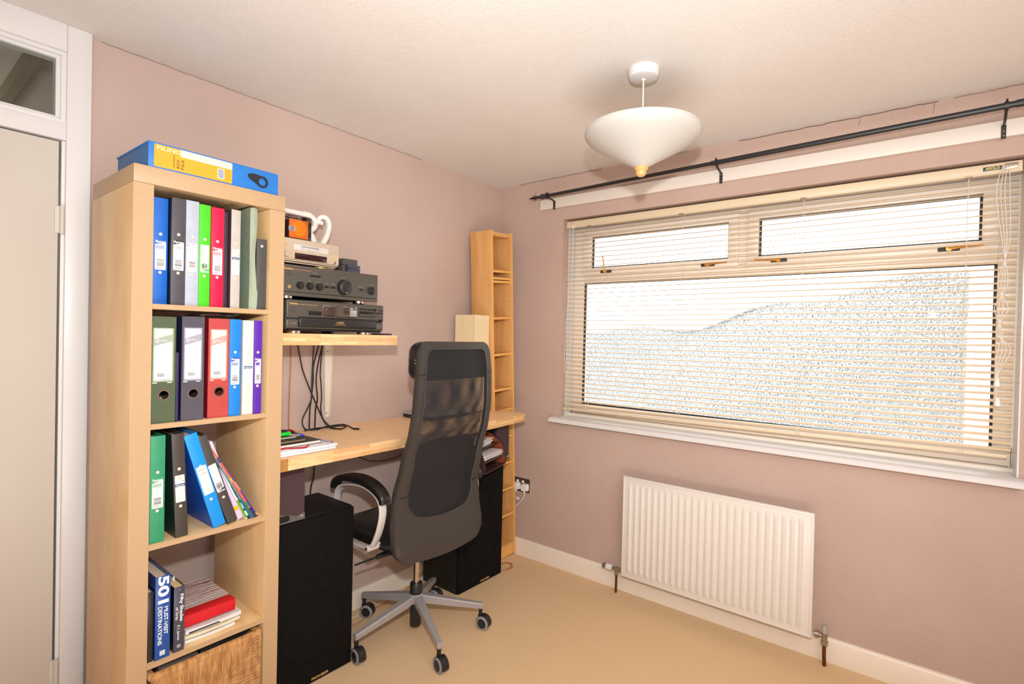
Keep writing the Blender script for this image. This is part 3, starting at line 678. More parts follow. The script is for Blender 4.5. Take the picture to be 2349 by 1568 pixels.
# clear plastic sleeves behind
t = thing('plastic_sleeve', 'crumpled clear plastic sleeve lying on top of the second shelf files', 'sleeve', (-1.99, -.40, z+.316))
MB().grid(lambda u, v: (.12*u, .16*v-.05, .003+.011*abs(math.sin(5*u+3*v))*(1-v*.3)), 14, 10).build('film', mat('clear film', (200, 196, 206), .15, trans=.55), t)
z = SH[2]
file_box('ring_binder', 'emerald green ring binder, far left of the third shelf', 'binder', -2.139, -2.101, z, .313, -.490, (44, 142, 100), group=G3, lab=ryman(None, (50, 150, 90)))
file_box('ring_binder', 'dark brown ring binder with pale label, leaning slightly on third shelf', 'binder', -2.072, -2.038, z, .313, -.494, (62, 54, 48), side=(24, 46, 40), lean=2.8, group=G3, lab=ringb((30, 82, 122)))
def plainlab(t, w_, h):
    l = yplate(rrect(.004, w_-.004, h*.36, h*.66, .003, 3), -.0012, 0).build('label', mat('off white label', (222, 216, 208), .6), t)
    for k, s_ in enumerate(('OFFICIAL', 'DOCUMENTS')): text('lettering', s_, .0055, inkg, l, (w_/2, -.0015, h*.66-.012-.013*k), width=w_*.6)
    r_ = MB()
    for k in range(5): r_.box(.010, w_-.010, -.0014, -.0011, h*.42+.009*k, h*.42+.0004+.009*k)
    r_.build('ruled_lines', inkg, l)
file_box('ring_binder', 'bright azure ring binder leaning left on the third shelf', 'binder', -1.9645, -1.9275, z, .315, -.494, (0, 140, 222), side=(0, 84, 190), lean=16.6, group=G3, lab=plainlab)
file_box('ring_binder', 'black ring binder leaning against the azure one on the third shelf', 'binder', -1.920, -1.888, z, .308, -.490, (66, 62, 58), side=(26, 28, 42), lean=19, group=G3, lab=ryman(None, None, flip=True, z0=.36, z1=.68))
GM = 'thin booklets leaning at the right of the third shelf'
def booklet(label, x, thick, h, lean, c, yf, depth=.2, dots=None, name='magazine', lift=0):
    t = thing(name, label, 'magazine', (x, yf, z+lift+.0003), group=GM, rot=(0, R(-lean), 0))
    B(0, thick, 0, .0012, 0, h, b=.0004).build('spine', mat('bk '+label[:20], c, .45), t)
    B(0, .0007, .0012, depth, 0, h).build('cover', MC['bk '+label[:20]], t); B(thick-.0007, thick, .0012, depth, 0, h).build('cover', MC['bk '+label[:20]], t)
    B(.001, thick-.001, .002, depth-.003, .001, h-.001).build('pages', paper, t)
    for k, (a, b, cc) in enumerate(dots or ()):
        B(.0003, thick-.0003, -.0006, .0002, a*h, b*h).build('printed_patch', mat('pp%s' % (cc,), cc, .5), t)
    return t
b0 = booklet('lilac wedge shaped booklet leaning on the black binder', -1.8865, .021, .285, 20.5, (214, 192, 216), -.476, dots=((.12, .17, (214, 180, 30)),))
booklet('white brochure with green foot in the leaning booklets', -1.8625, .0075, .255, 24, (228, 224, 222), -.486, dots=((.02, .30, (88, 150, 40)),))
booklet('dark magazine with small colour pictures among leaning booklets', -1.8535, .0055, .27, 26, (60, 50, 52), -.486, dots=((.05, .12, (230, 216, 200)), (.16, .24, (170, 200, 220)), (.5, .56, (220, 160, 120)), (.3, .33, (210, 60, 120))))
bt = booklet('teal book with silver title leaning among booklets on the third shelf', -1.8465, .010, .305, 28, (8, 104, 118), -.488, name='book')
text('lettering', 'A Romantic Miss Havel Last Rose', .0046, silver, bt, (.004, -.0008, .18), DOWN, width=.20)
booklet('orange spined magazine with navy foot leaning on the teal book', -1.8340, .007, .315, 29.8, (228, 92, 60), -.489, dots=((0, .13, (26, 46, 80)), (.15, .22, (60, 120, 70)), (.49, .54, (210, 160, 60)), (.74, .80, (60, 60, 90)), (.9, .97, (236, 170, 60))))
booklet('thin violet magazine, rightmost of the leaning booklets', -1.8245, .004, .322, 30.8, (82, 48, 150), -.488, dots=((.02, .05, (170, 160, 60)), (.36, .48, (180, 140, 150)), (.8, .95, (200, 170, 190))), lift=.002)
z = SH[3]
GB = 'books on the fourth shelf of the bookcase'
def book(name, label, x0, x1, h, yf, c, depth, cover2=None, pagesrec=.004, soft=True, backc=None):
    t = thing(name, label, 'book', (x0, yf, z+.0003), group=GB); w_ = x1-x0
    cm = mat('bc '+label[:20], c, .3)
    B(0, w_, 0, .003, 0, h, b=.001).build('spine', cm, t)
    for x in (0, w_-.002): B(x, x+.002, .003, depth, 0, h).build('cover', mat('bcs '+label[:20], cover2 or c, .3), t)
    B(.002, w_-.002, .003, depth-pagesrec, pagesrec*.5, h-pagesrec).build('pages', paperE if not soft else mat('cream page block', (226, 196, 150), .8, bump=.3, bscale=300), t)
    return t
book('book', 'slim black book at the far left of the fourth shelf', -2.1425, -2.1255, .205, -.490, (44, 38, 34), .18, soft=False)
t = book('book', 'large blue travel guide with 501 in big white letters on its spine', -2.123, -2.084, .245, -.497, (26, 74, 150), .22, cover2=(18, 50, 116), soft=False, pagesrec=.012)
text('lettering', '501', .037, wht, t, (.0190, -.0006, .200), DOWN, off=.0012, width=.080)
text('lettering', 'MUST-VISIT', .0145, wht, t, (.027, -.0006, .112), DOWN, off=.0002, width=.082)
text('lettering', 'DESTINATIONS', .0150, wht, t, (.0115, -.0006, .100), DOWN, off=.0002, width=.112)
e_ = MB()
for dx in (-.0035, .0035):
    for dz in (-.0035, .0035): e_.lathe([(.0014, -.0004), (.0038, -.0004), (.0038, .0004), (.0014, .0004)], M=Matrix.Translation((.0195+dx, 0, .018+dz)) @ Matrix.Rotation(-PI/2, 4, 'X'), n=12)
e_.build('emblem', wht, t)
t = book('paperback', 'thick dark grey paperback novel with cream page tops', -2.0735, -2.0445, .196, -.494, (66, 66, 78), .127, cover2=(20, 24, 40))
text('lettering', 'Fifty Shades', .0125, wht, t, (.0205, -.0006, .132), DOWN, off=.0002, width=.082)
text('lettering', 'of Grey', .0115, wht, t, (.0085, -.0006, .117), DOWN, width=.038)
text('lettering', 'E L James', .0095, wht, t, (.013, -.0006, .058), DOWN, width=.044)
text('lettering', '1', .006, wht, t, (.015, -.0006, .187)); 
e_ = MB(); e_.lathe([(0, -.0004), (.0055, -.0004), (.0055, .0004)], M=Matrix.Translation((.0145, 0, .017)) @ Matrix.Rotation(-PI/2, 4, 'X'), n=18); e_.build('emblem', inkg, t)
tag(yplate([(0, 0), (.006, .001), (.004, .016), (-.001, .012)], 0, .001).build('bookmark', paper), 'white paper bookmark poking out of the grey paperback', 'bookmark').location = (-2.055, -.43, z+.192)
# loose papers and red-spined notebook
GP = 'papers stacked under the red notebook'
rd = random.Random(5)
def leafstack(label, x0, x1, y0, y1, zb, th, c, wav, rz):
    m_ = MB(); n = 8
    m_.grid(lambda u, v: (x0+(x1-x0)*u, y0+(y1-y0)*v, zb+th+wav*math.sin(5*u+2)*(1-v)), n, 3)
    m_.grid(lambda u, v: (x0+(x1-x0)*u, y0+(y1-y0)*(1-v), zb+wav*max(0, math.sin(5*u+2))*v), n, 3)
    m_.grid(lambda u, v: (x0+(x1-x0)*u, y0, zb*(1-v)+wav*max(0, math.sin(5*u+2))*(1-v)+v*(zb+th+wav*math.sin(5*u+2))), n, 1)
    m_.grid(lambda u, v: (x1, y0+(y1-y0)*u, zb*(1-v)+wav*max(0, math.sin(7))*(1-v)*(1-u)+v*(zb+th+wav*math.sin(7)*(1-u))), 3, 1)
    o = m_.build('paper_bundle', mat('pbund %s' % (c,), c, .65, var=.12, vscale=60, stretch=(1, 1, 20)))
    tag(o, label, 'papers', GP); o.rotation_euler = (0, 0, 0); return o
leafstack('lowest white bundle of papers under the red notebook', -2.034, -1.885, -.472, -.20, z+.0005, .009, (230, 226, 218), .002, 0)
leafstack('cream middle bundle of papers under the red notebook', -2.034, -1.868, -.470, -.20, z+.0125, .009, (228, 214, 186), .0025, 0)
leafstack('upper bundle of leaflets with a dark edge under red notebook', -2.030, -1.862, -.465, -.20, z+.0245, .012, (226, 222, 220), .002, 0)
B(-2.02, -1.93, -.4665, -.4645, z+.0265, z+.0300).build('leaflet_edge', black, bpy.data.objects['paper_bundle.002'])
nb = thing('notebook', 'thick notebook with red cloth spine and striped black, white and red cover', 'notebook', (-2.034, -.452, z+.0412), rz=R(.5))
B(0, .160, 0, .006, 0, .036, b=.002).build('spine', clothm('red cloth', (206, 12, 26), .7), nb)
B(0, .160, .004, .045, .0345, .0372, b=.001).build('spine_overlap', MC['red cloth'], nb)
rd = random.Random(21); y_ = .050
for k in range(26):
    m_ = MB(); t0, t1 = rd.uniform(.0002, .0018), rd.uniform(.0002, .0042); sk = rd.uniform(-.012, .012)
    if rd.random() < .5: t0, t1 = t1, t0
    q_ = [(.001, y_+sk), (.159, y_-sk), (.159, y_-sk+t1), (.001, y_+sk+t0)]; q_ = [(a, min(.234, max(.0455, b))) for a, b in q_]
    m_.prism(q_, lambda a, b: (a, b, .0366), lambda a, b: (a, b, .0372+.00002*k))
    m_.build('stripe', [mat('black print', (34, 26, 28), .4), mat('wine print', (140, 24, 44), .4)][k % 2], nb); y_ += .0070
cvm = mat('pale striped cover', (222, 214, 212), .4); B(0, .160, .045, .235, .0345, .0370).build('cover', cvm, nb); B(0, .160, .006, .235, 0, .0025).build('cover', cvm, nb); B(.001, .158, .006, .232, .0025, .0345).build('pages', paperE, nb)

# ---- box file on top
bf = thing('box_file', 'blue cardboard box file with orange label lying on top of bookcase', 'box file', (-2.157, -.498, KH+.0003), rz=R(.8))
blu = clothm('box blue', (34, 116, 196), .5); blud = clothm('box blue side', (60, 112, 168), .6)
B(0, .378, .003, .262, .003, .070, b=.001).build('box', blud, bf)
B(-.002, .380, 0, .268, .068, .073, b=.001).build('lid', blu, bf); B(-.002, .380, -.002, .003, 0, .070, b=.001).build('spine', blu, bf)
l = yplate(rrect(.012, .228, .004, .068, .004, 4), -.0030, -.0018).build('label', mat('orange label', (240, 158, 36), .5), bf)
yplate(rrect(.080, .228, .0475, .0682, .003, 3), -.0034, -.0029).build('title_strip', mat('cream strip', (242, 222, 186), .5), l)
text('lettering', 'FILING', .0165, mat('cream print', (248, 226, 180), .5), l, (.050, -.0033, .058), off=.0002, width=.062)
text('lettering', 'WOOLWORTHS', .006, ink, l, (.063, -.0033, .030), UPW, width=.036)
text('lettering', 'BOX', .0105, ink, l, (.074, -.0033, .024), UPW, width=.026); text('lettering', 'FILE', .0105, ink, l, (.086, -.0033, .025), UPW, width=.028)
r_ = MB()
for k in range(6): r_.box(.103+.013*k, .1034+.013*k, -.0032, -.0029, .008, .046)
r_.build('ruled_lines', mat('brown ink', (190, 130, 40), .5), l)
bb_ = yplate([(.184, .012), (.204, .012), (.204, .042), (.184, .042)], -.0034, -.0029).build('barcode_panel', paper, l)
r_ = MB()
for k in range(9): r_.box(.186, .202, -.0037, -.0033, .014+.003*k, .0152+.003*k+.0008*(k % 2))
r_.build('barcode', mat('purple ink', (80, 76, 130), .5), l)
r_ = MB()
for k in range(4): r_.box(.2075+.004*k, .2085+.004*k, -.0032, -.0029, .012, .044)
r_.build('small_print', MC['brown ink'], l)
N_ = 28; ou = []; inn = []
for k in range(N_):
    a = 2*PI*k/N_; c_, s_ = math.cos(a), math.sin(a); inn.append((.325+.0125*c_, .033+.0125*s_*1.0))
    rr = .019; px, pz_ = .325+rr*c_, .033+rr*s_
    if c_ < -.25 and s_ > -.6: f_ = (-c_-.25)/.75; px -= .028*f_; pz_ += .012*f_
    ou.append((px, pz_))
MB().ring2(ou, inn, lambda a, b: (a, -.0055, b), lambda a, b: (a, -.002, b)).build('finger_pull', black, bf)

# ---- basket
bk = thing('basket', 'woven seagrass basket in the lowest visible compartment of the bookcase', 'basket', (-2.136, -.508, .0503))
BW, BH, BD = .322, .333, .34
m_ = MB(); m_.box(.006, BW-.006, .006, .012, .004, BH-.01); m_.box(.006, BW-.006, BD-.012, BD-.006, .004, BH-.01); m_.box(.006, .012, .006, BD-.006, .004, BH-.01); m_.box(BW-.012, BW-.006, .006, BD-.006, .004, BH-.01); m_.box(.006, BW-.006, .006, BD-.006, 0, .008)
m_.build('body', wicker, bk)
rd = random.Random(9); m_ = MB()
def strand(a, b, r=.0020, nseg=4):
    a = Vector(a); b = Vector(b); pts = []
    for k in range(nseg+1):
        t_ = k/nseg; p_ = a.lerp(b, t_); pts.append(p_+Vector((rd.uniform(-.0006, .0006), rd.uniform(-.0012, .0008), rd.uniform(-.0005, .0005))))
    m_.tube(pts, r*rd.uniform(.85, 1.15), n=5, smooth=False)
cx, cz = BW/2, BH/2; n = 74
for i in range(n):
    x = .004+(BW-.008)*i/(n-1); dz = abs(x-cx)*(cz/cx)
    if dz < cz-.004:
        strand((x, .001, cz+dz), (x, .001, BH-.002)); strand((x, .001, .002), (x, .001, cz-dz))
n = 70
for i in range(n):
    zz = .004+(BH-.008)*i/(n-1); dx = abs(zz-cz)*(cx/cz)
    if dx < cx-.004:
        strand((cx+dx, .0, zz), (BW-.001, .0, zz)); strand((.001, .0, zz), (cx-dx, .0, zz))
so_ = m_.build('woven_front', wicker, bk, ang=60); so_['kind'] = 'stuff'
m_ = MB()
for i in range(60): 
    x = .004+(BW-.008)*i/59; m_.tube([(x, -.001, BH-.012), (x, .001, BH-.001), (x+.001, .008, BH+.002), (x+.001, .015, BH-.004)], .0027, n=5, smooth=False)
for sx in (0, BW):
    q_ = 1 if sx == 0 else -1
    for i in range(58):
        y = .006+(BD-.012)*i/57; m_.tube([(sx+q_*.0, y, BH-.014), (sx+q_*.003, y+.002, BH), (sx+q_*.009, y+.003, BH+.003), (sx+q_*.015, y+.003, BH-.006)], .0030, n=5, smooth=False)
o = m_.build('rim_binding', wicker, bk, ang=60); o['kind'] = 'stuff'
t = thing('cassette_case', 'grey cassette case lying in the basket, left', 'case', (-2.105, -.478, .350)); B(0, .108, 0, .068, 0, .030, b=.002).build('box', mat('grey case', (92, 88, 86), .4), t)
text('lettering', 'B', .014, ink, t, (.03, -.0004, .016)); B(.05, .075, -.0008, 0, .006, .024).build('window', inkg, t); B(.078, .098, -.0008, 0, .004, .026, b=.0005).build('reel_window', black, t)
t = thing('black_case', 'flat black plastic case standing in the basket', 'case', (-1.99, -.476, .353)); B(0, .145, 0, .12, 0, .030, b=.003).build('box', black, t); B(.005, .085, -.001, 0, .004, .026, b=.0005).build('front_panel', mat('dark brown plastic', (42, 34, 30), .25), t)
B(-2.11, -1.835, -.48, -.22, .06, .350).build('cloth_bundle', mat('dark cloth', (26, 24, 28), .9, bump=.4, bscale=60)); tag(bpy.data.objects['cloth_bundle'], 'dark cloth filling the seagrass basket', 'cloth')

# ============================================================ DESK
dz = .940; dk = thing('desk', 'long beech block worktop fixed along the left wall as a desk', 'desk', (0, 0, 0))
poly = [(-1.752, -.473), (-1.1, -.462), (-.60, -.438), (-.212, -.397), (-.183, -.285), (-.176, -.2145), (-.262, -.2145), (-.262, -.0015), (-1.752, -.0015)]
MB().prism(poly, lambda x, y: (x, y, dz-.0445), lambda x, y: (x, y, dz)).build('worktop', beech, dk)
def strip(z0, z1, nm, m_, off):
    q = MB(); pts = [(-1.7115, -.4735), (-1.1, -.4625), (-.60, -.4385), (-.2115, -.3975)]
    for a, b in zip(pts, pts[1:]):
        va = [q.bm.verts.new(v) for v in ((a[0], a[1]-off, z0), (b[0], b[1]-off, z0), (b[0], b[1]-off, z1), (a[0], a[1]-off, z1), (a[0], a[1]+.002, z0), (b[0], b[1]+.002, z0), (b[0], b[1]+.002, z1), (a[0], a[1]+.002, z1))]
        for f_ in ((0, 1, 2, 3), (4, 7, 6, 5), (3, 2, 6, 7), (0, 4, 5, 1)): q.bm.faces.new([va[k] for k in f_])
        q.bm.faces.new([va[k] for k in (1, 5, 6, 2)])
    return q.build(nm, m_, dk)
strip(dz-.0444, dz-.0002, 'edge_lipping', beechE, .0006)
B(-1.752, -1.712, -.4765, -.470, dz-.0446, dz-.001).build('oak_end', oakE, dk)
bt = MB(); bt.box(-1.74, -.28, -.03, -.0015, dz-.085, dz-.0446); bt.build('bearer', mat('painted bearer', (190, 168, 150), .7), dk)

# upper shelf
us = thing('wall_shelf', 'thick beech block shelf on the left wall carrying the stereo', 'shelf', (0, 0, 0))
B(-1.690, -1.148, -.372, -.0015, 1.3385, 1.383, b=.0008).build('shelf_board', beech, us)
B(-1.689, -1.149, -.3728, -.371, 1.339, 1.3825).build('edge_lipping', beechE, us)
b = MB(); b.prism([(-.0235, 1.3385), (.0235, 1.3385), (.0125, .985), (-.0115, .985)], lambda x, z_: (-1.263+x, -.004, z_), lambda x, z_: (-1.263+x, -.0015, z_))
for s_ in (-1, 1): b.prism([(-.0015, 1.3385), (.0025, 1.3385), (.0015, .990), (-.0015, .990)], lambda x, z_, s_=s_: (-1.263+s_*(.021-.010*(1.3385-z_)/.35)+x, -.012, z_), lambda x, z_, s_=s_: (-1.263+s_*(.021-.010*(1.3385-z_)/.35)+x, -.002, z_))
b.box(-1.276, -1.250, -.30, -.004, 1.3335, 1.3383);
bo = b.build('bracket', silver, us); bo.data.materials[0] = mat('white bracket', (226, 214, 200), .4)
sc = MB()
for z_ in (1.30, 1.005): sc.cyl((-1.265, -.0055, z_), (-1.265, -.004, z_), .0034, n=12)
sc.build('screw', nickel, bo)

# ============================================================ HI-FI
def foot(mb, x, y, z0, z1, r=.024): mb.lathe([(r*.85, z0), (r, z0+.002), (r, z1-.002), (r*.9, z1)], (x, y, 0), 28)
FY = -.378
cd = thing('cd_changer', 'black multi disc player with display, lowest unit on the wall shelf', 'hi-fi unit', (-1.675, FY, 1.383))
B(0, .443, .012, .345, .016, .124, b=.002).build('case', mat('hifi case', (48, 45, 42), .5), cd)
fa = B(0, .443, 0, .014, .058, .128, b=.006, seg=3).build('upper_front', hifi, cd)
B(0, .443, .001, .014, .018, .056, b=.007, seg=3).build('lower_front', hifi, cd)
B(.010, .430, .004, .014, .010, .020).build('plinth', hifid, cd)
B(.045, .405, -.0005, .010, .024, .066, b=.002).build('tray_recess', hifid, cd)
tr_ = B(.049, .402, -.006, .008, .026, .060, b=.0045, seg=3).build('disc_tray', mat('tray black', (40, 38, 37), .3), cd)
text('lettering', '5 DISC', .0085, gold, tr_, (.224, -.0066, .046), off=.0002, width=.033); text('lettering', 'ROTARY CHANGER SYSTEM', .004, gold, tr_, (.224, -.0066, .038), width=.048)
for x in (.045, .36): m_ = MB(); foot(m_, x, .03, 0, .016, .026); m_.build('foot', chrome, cd)
for x in (.045, .36): m_ = MB(); foot(m_, x, .30, 0, .016, .026); m_.build('foot', black, cd)
dp = B(.150, .305, -.0012, .004, .068, .1165, b=.002).build('display', disp, cd)
m_ = MB()
for k in range(11): m_.box(.153+.0135*k, .1605+.0135*k, -.0022, -.001, .0695, .0725, b=.0004)
m_.build('number_button', hifid, dp); text('lettering', 'CD PLAYER', .004, inkg, dp, (.170, -.0016, .109)); 
m_ = MB(); m_.cyl((.165, -.0014, .098), (.165, -.001, .098), .002, n=10); m_.build('indicator', mat('red lamp', (220, 60, 60), .4, emit=1.0), dp)
text('lettering', 'Technics', .0095, gold, fa, (.027, -.0006, .112), off=.0003, width=.036); text('lettering', 'COMPACT DISC CHANGER SL-PD687', .0042, gold, fa, (.088, -.0006, .110), width=.075)
def btn(x0, x1, z0, z1, parent, mt=hifid, y=-.003, n=1):
    w_ = (x1-x0)/n
    for k in range(n): B(x0+w_*k+.0006, x0+w_*(k+1)-.0006, y, .003, z0, z1, b=.001).build('button', mt, parent)
btn(.010, .036, .084, .097, cd, hifi); btn(.088, .144, .072, .087, cd, hifid, n=4)
for k in range(6): MB().cyl((.322+.0148*k, .003, .1065), (.322+.0148*k, -.003, .1065), .0042 if k < 5 else .0056, n=14).build('button', hifid, cd)
B(.316, .402, -.0008, .003, .075, .0985, b=.001).build('key_panel', hifid, cd); btn(.318, .400, .078, .087, cd, hifi, -.0022, 3)
btn(.416, .437, .104, .108, cd, hifid); btn(.406, .438, .091, .096, cd, hifid); btn(.406, .438, .079, .084, cd, hifi); btn(.417, .438, .058, .067, cd, hifid)
text('lettering', 'SL-PD687', .006, inkg, cd, (.027, .0004, .038)); text('lettering', 'COMPACT DISC', .005, inkg, cd, (.423, .0002, .036), width=.030)

am = thing('amplifier', 'black stereo amplifier with large volume dial, middle unit on wall shelf', 'hi-fi unit', (-1.697, FY, 1.5125))
B(.003, .427, .008, .33, .015, .122, b=.002).build('case', MC['hifi case'], am)
fa = B(0, .430, 0, .009, .026, .127, b=.0015).build('front_panel', hifi, am); B(0, .430, .0005, .009, .011, .0245, b=.0015).build('lower_strip', hifi, am)
for x in (.035, .355): m_ = MB(); foot(m_, x, .03, 0, .014, .024); m_.build('foot', chrome, am)
for x in (.035, .355): m_ = MB(); foot(m_, x, .29, 0, .014, .024); m_.build('foot', black, am)
def dial(x, z_, r, d, parent, name='dial'):
    return MB().lathe([(0, d), (r*.70, d), (r*.86, d-.003), (r*.98, .004), (r*1.02, 0)], M=Matrix.Translation((x, 0, z_)) @ Matrix.Rotation(PI/2, 4, 'X'), n=36).build(name, mat('dial black', (38, 36, 36), .35), parent)
DX = .4345-.4345
v_ = dial(.262, .0605, .031, .022, am, 'volume_dial'); MB().box(.2615, .2630, -.0226, -.0216, .034, .041, M=Matrix.Translation((0, 0, 0))).build('marker', wht, v_)
for k in range(3): dial(.072+.040*k, .0525, .014, .016, am)
sd = dial(.396, .0575, .0165, .010, am, 'selector_dial'); B(.3915, .4005, -.018, -.009, .043, .072, b=.002).build('grip', mat('dial black', (38, 36, 36), .35), sd)
btn(.112, .158, .0895, .0965, am, hifid, n=2); btn(.176, .196, .052, .059, am); btn(.203, .223, .052, .059, am); btn(.337, .355, .054, .061, am); btn(.016, .040, .087, .102, am, hifi)
MB().lathe([(.003, .002), (.006, .002), (.006, 0)], M=Matrix.Translation((.030, 0, .044)) @ Matrix.Rotation(PI/2, 4, 'X'), n=16).build('headphone_jack', gold, am)
text('lettering', 'Technics', .0095, gold, fa, (.026, -.0006, .111), off=.0003, width=.036); text('lettering', 'STEREO INTEGRATED AMPLIFIER SU-V300', .0045, mat('copper print', (206, 130, 90), .5), fa, (.082, -.0006, .110), width=.070)
for s_, x, z_ in (('BASS', .072, .0715), ('TREBLE', .112, .0715), ('BALANCE', .152, .0715), ('MUTING', .186, .069), ('LOUDNESS', .213, .069), ('VOLUME', .262, .099), ('SPEAKERS', .135, .104), ('SOURCE DIRECT', .346, .069), ('SELECTOR', .396, .083)):
    text('lettering', s_, .0042, inkg, fa, (x, -.0006, z_))
m_ = MB()
for k in range(9): a = R(-130+32.5*k); m_.box(.262+.036*math.sin(a)-.0006, .262+.036*math.sin(a)+.0006, -.0005, 0, .0605+.036*math.cos(a)-.0006, .0605+.036*math.cos(a)+.0006)
m_.build('scale_marks', inkg, fa)

md = thing('minidisc_deck', 'compact champagne coloured disc recorder, top unit of the stereo stack', 'hi-fi unit', (-1.7085, -.345, 1.6405))
B(.003, .270, .008, .25, .018, .103, b=.002).build('case', mat('deck case', (150, 140, 126), .45, metal=.4), md)
fa = B(0, .272, 0, .012, .022, .104, b=.004, seg=3).build('front_panel', champ, md)
B(.0, .258, .0015, .012, .010, .0145, b=.001).build('lower_rib', champ, md); B(.0, .266, -.001, .012, .0165, .0212, b=.001).build('lower_rib', champ, md)
for x in (.03, .205): m_ = MB(); foot(m_, x, .03, 0, .010, .022); m_.build('foot', gold, md)
for x in (.03, .205): m_ = MB(); foot(m_, x, .2, 0, .010, .018); m_.build('foot', black, md)
sl_ = B(.075, .222, -.0004, .004, .0620, .0830, b=.001).build('disc_slot', silver, md)
B(.107, .180, -.0012, .004, .0660, .0800, b=.0005).build('shutter_frame', inkg, sl_); B(.110, .177, -.0018, .004, .0668, .0735, b=.0005).build('shutter', silver, sl_); B(.134, .160, -.0065, .0, .0640, .0680, b=.001).build('shutter_lip', silver, sl_)
B(.080, .216, -.0012, .004, .0265, .0505, b=.001).build('display', disp2, md)
for x, r in ((.234, .0062), (.256, .0062)): MB().lathe([(0, .005), (r*.9, .005), (r, .003), (r, 0)], M=Matrix.Translation((x, 0, .0755)) @ Matrix.Rotation(PI/2, 4, 'X'), n=20).build('button', champ, md)
for x, z_ in ((.234, .047), (.245, .047), (.256, .047), (.234, .031), (.066, .047), (.066, .031), (.045, .069), (.045, .080)): MB().lathe([(0, .003), (.0028, .003), (.0032, 0)], M=Matrix.Translation((x, 0, z_)) @ Matrix.Rotation(PI/2, 4, 'X'), n=12).build('button', gold, md)
MB().lathe([(0, .004), (.005, .004), (.006, 0)], M=Matrix.Translation((.252, 0, .031)) @ Matrix.Rotation(PI/2, 4, 'X'), n=18).build('jog_button', chrome, md)
MB().lathe([(0, .010), (.009, .010), (.0105, .006), (.011, 0)], M=Matrix.Translation((.045, 0, .040)) @ Matrix.Rotation(PI/2, 4, 'X'), n=24).build('level_dial', champ, md)

mc = thing('minidisc_case', 'smoked clear case of orange minidiscs on top of the disc recorder', 'disc case', (-1.655, -.343, 1.7447), rz=R(3))
smoke = glassmat('smoked plastic', (.84, .80, .82))
m_ = MB(); m_.box(0, .098, 0, .070, 0, .088, b=.002); m_.build('box', smoke, mc)
ol = B(.008, .088, .006, .009, .004, .075, b=.001).build('orange_disc', mat('orange sleeve', (250, 130, 34), .4), mc)
MB().cyl((.050, .0062, .042), (.050, .0040, .042), .030, n=36).build('disc_face', mat('amber disc', (250, 156, 20), .25), ol)
lb = B(.004, .032, .0034, .0045, .028, .046).build('sticker', mat('grey sticker', (200, 196, 200), .5), ol); text('lettering', '001', .011, ink, lb, (.020, .0031, .039)); text('lettering', 'Minidisc', .005, ink, lb, (.018, .0031, .0315))
for k in range(3): B(.008, .088, .022+.014*k, .030+.014*k, .004, .075, b=.001).build('disc_shell', mat('dark shell', (60, 50, 56), .3), mc)

# white letters
lt = thing('letter_ornament', 'white wooden decorative letter standing behind the orange disc case', 'ornament', (-1.435, -.145, 1.7440), group='white letters on the disc recorder')
def plate(parts, t_, th=.022):
    m_ = MB()
    for pts, w_ in parts: kk = len(m_.bm.verts)*.000004; m_.ribbon([(x, kk, z_) for x, z_ in pts], th, w_, axis=(0, 1, 0), sub=6)
    return m_.build('letter', mat('white letter paint', (238, 230, 222), .4), t_)
plate([([(-.155, .006), (-.155, .075), (-.155, .14)], .020), ([(-.165, .145), (-.10, .145), (-.03, .145), (-.016, .15)], .018),
       ([(-.05, .148), (-.012, .142), (.008, .118), (-.002, .092), (-.035, .078), (-.15, .076)], lambda f: .019), ([(-.03, .078), (-.008, .060), (.004, .030), (.004, .004)], .021), ([(-.17, .008), (-.14, .008)], .012)], lt)
l2 = thing('letter_ornament', 'white wooden scrolled letter at the right end of the disc recorder', 'ornament', (-1.385, -.150, 1.7440), group='white letters on the disc recorder')
plate([([(-.030, .118), (-.030, .136), (-.014, .148), (.008, .144), (.020, .118), (.012, .074), (-.010, .028), (-.016, .006)], lambda f: .017+.005*f), ([(-.018, .007), (.006, .007), (.022, .008), (.024, .024)], .011), ([(-.034, .122), (-.012, .122)], .016)], l2)
for nm, loc, sx, sy, sz, lab_ in (('power_adapter', (-1.345, -.235, 1.6398), .075, .07, .075, 'taller charcoal box behind the disc recorder on the amplifier'), ('small_clear_case', (-1.336, -.262, 1.6398), .062, .024, .046, 'small smoky grey plastic case on the right top of the amplifier')):
    t = thing(nm, lab_, 'box', loc)
    B(0, sx, 0, sy, 0, sz*.62, b=.002).build('body', mat('charcoal box', (80, 74, 72), .45) if nm[0] == 'p' else mat('smoky plastic', (72, 72, 84), .15), t)
    B(0, sx, 0, sy, sz*.63, sz, b=.002).build('lid', MC['charcoal box'] if nm[0] == 'p' else MC['smoky plastic'], t)
tag(B(-1.225, -1.165, -.355, -.28, 1.3833, 1.3905, b=.003).build('purple_case', mat('dark purple plastic', (52, 36, 76), .35)), 'flat dark purple case at the right end of the wall shelf', 'case')

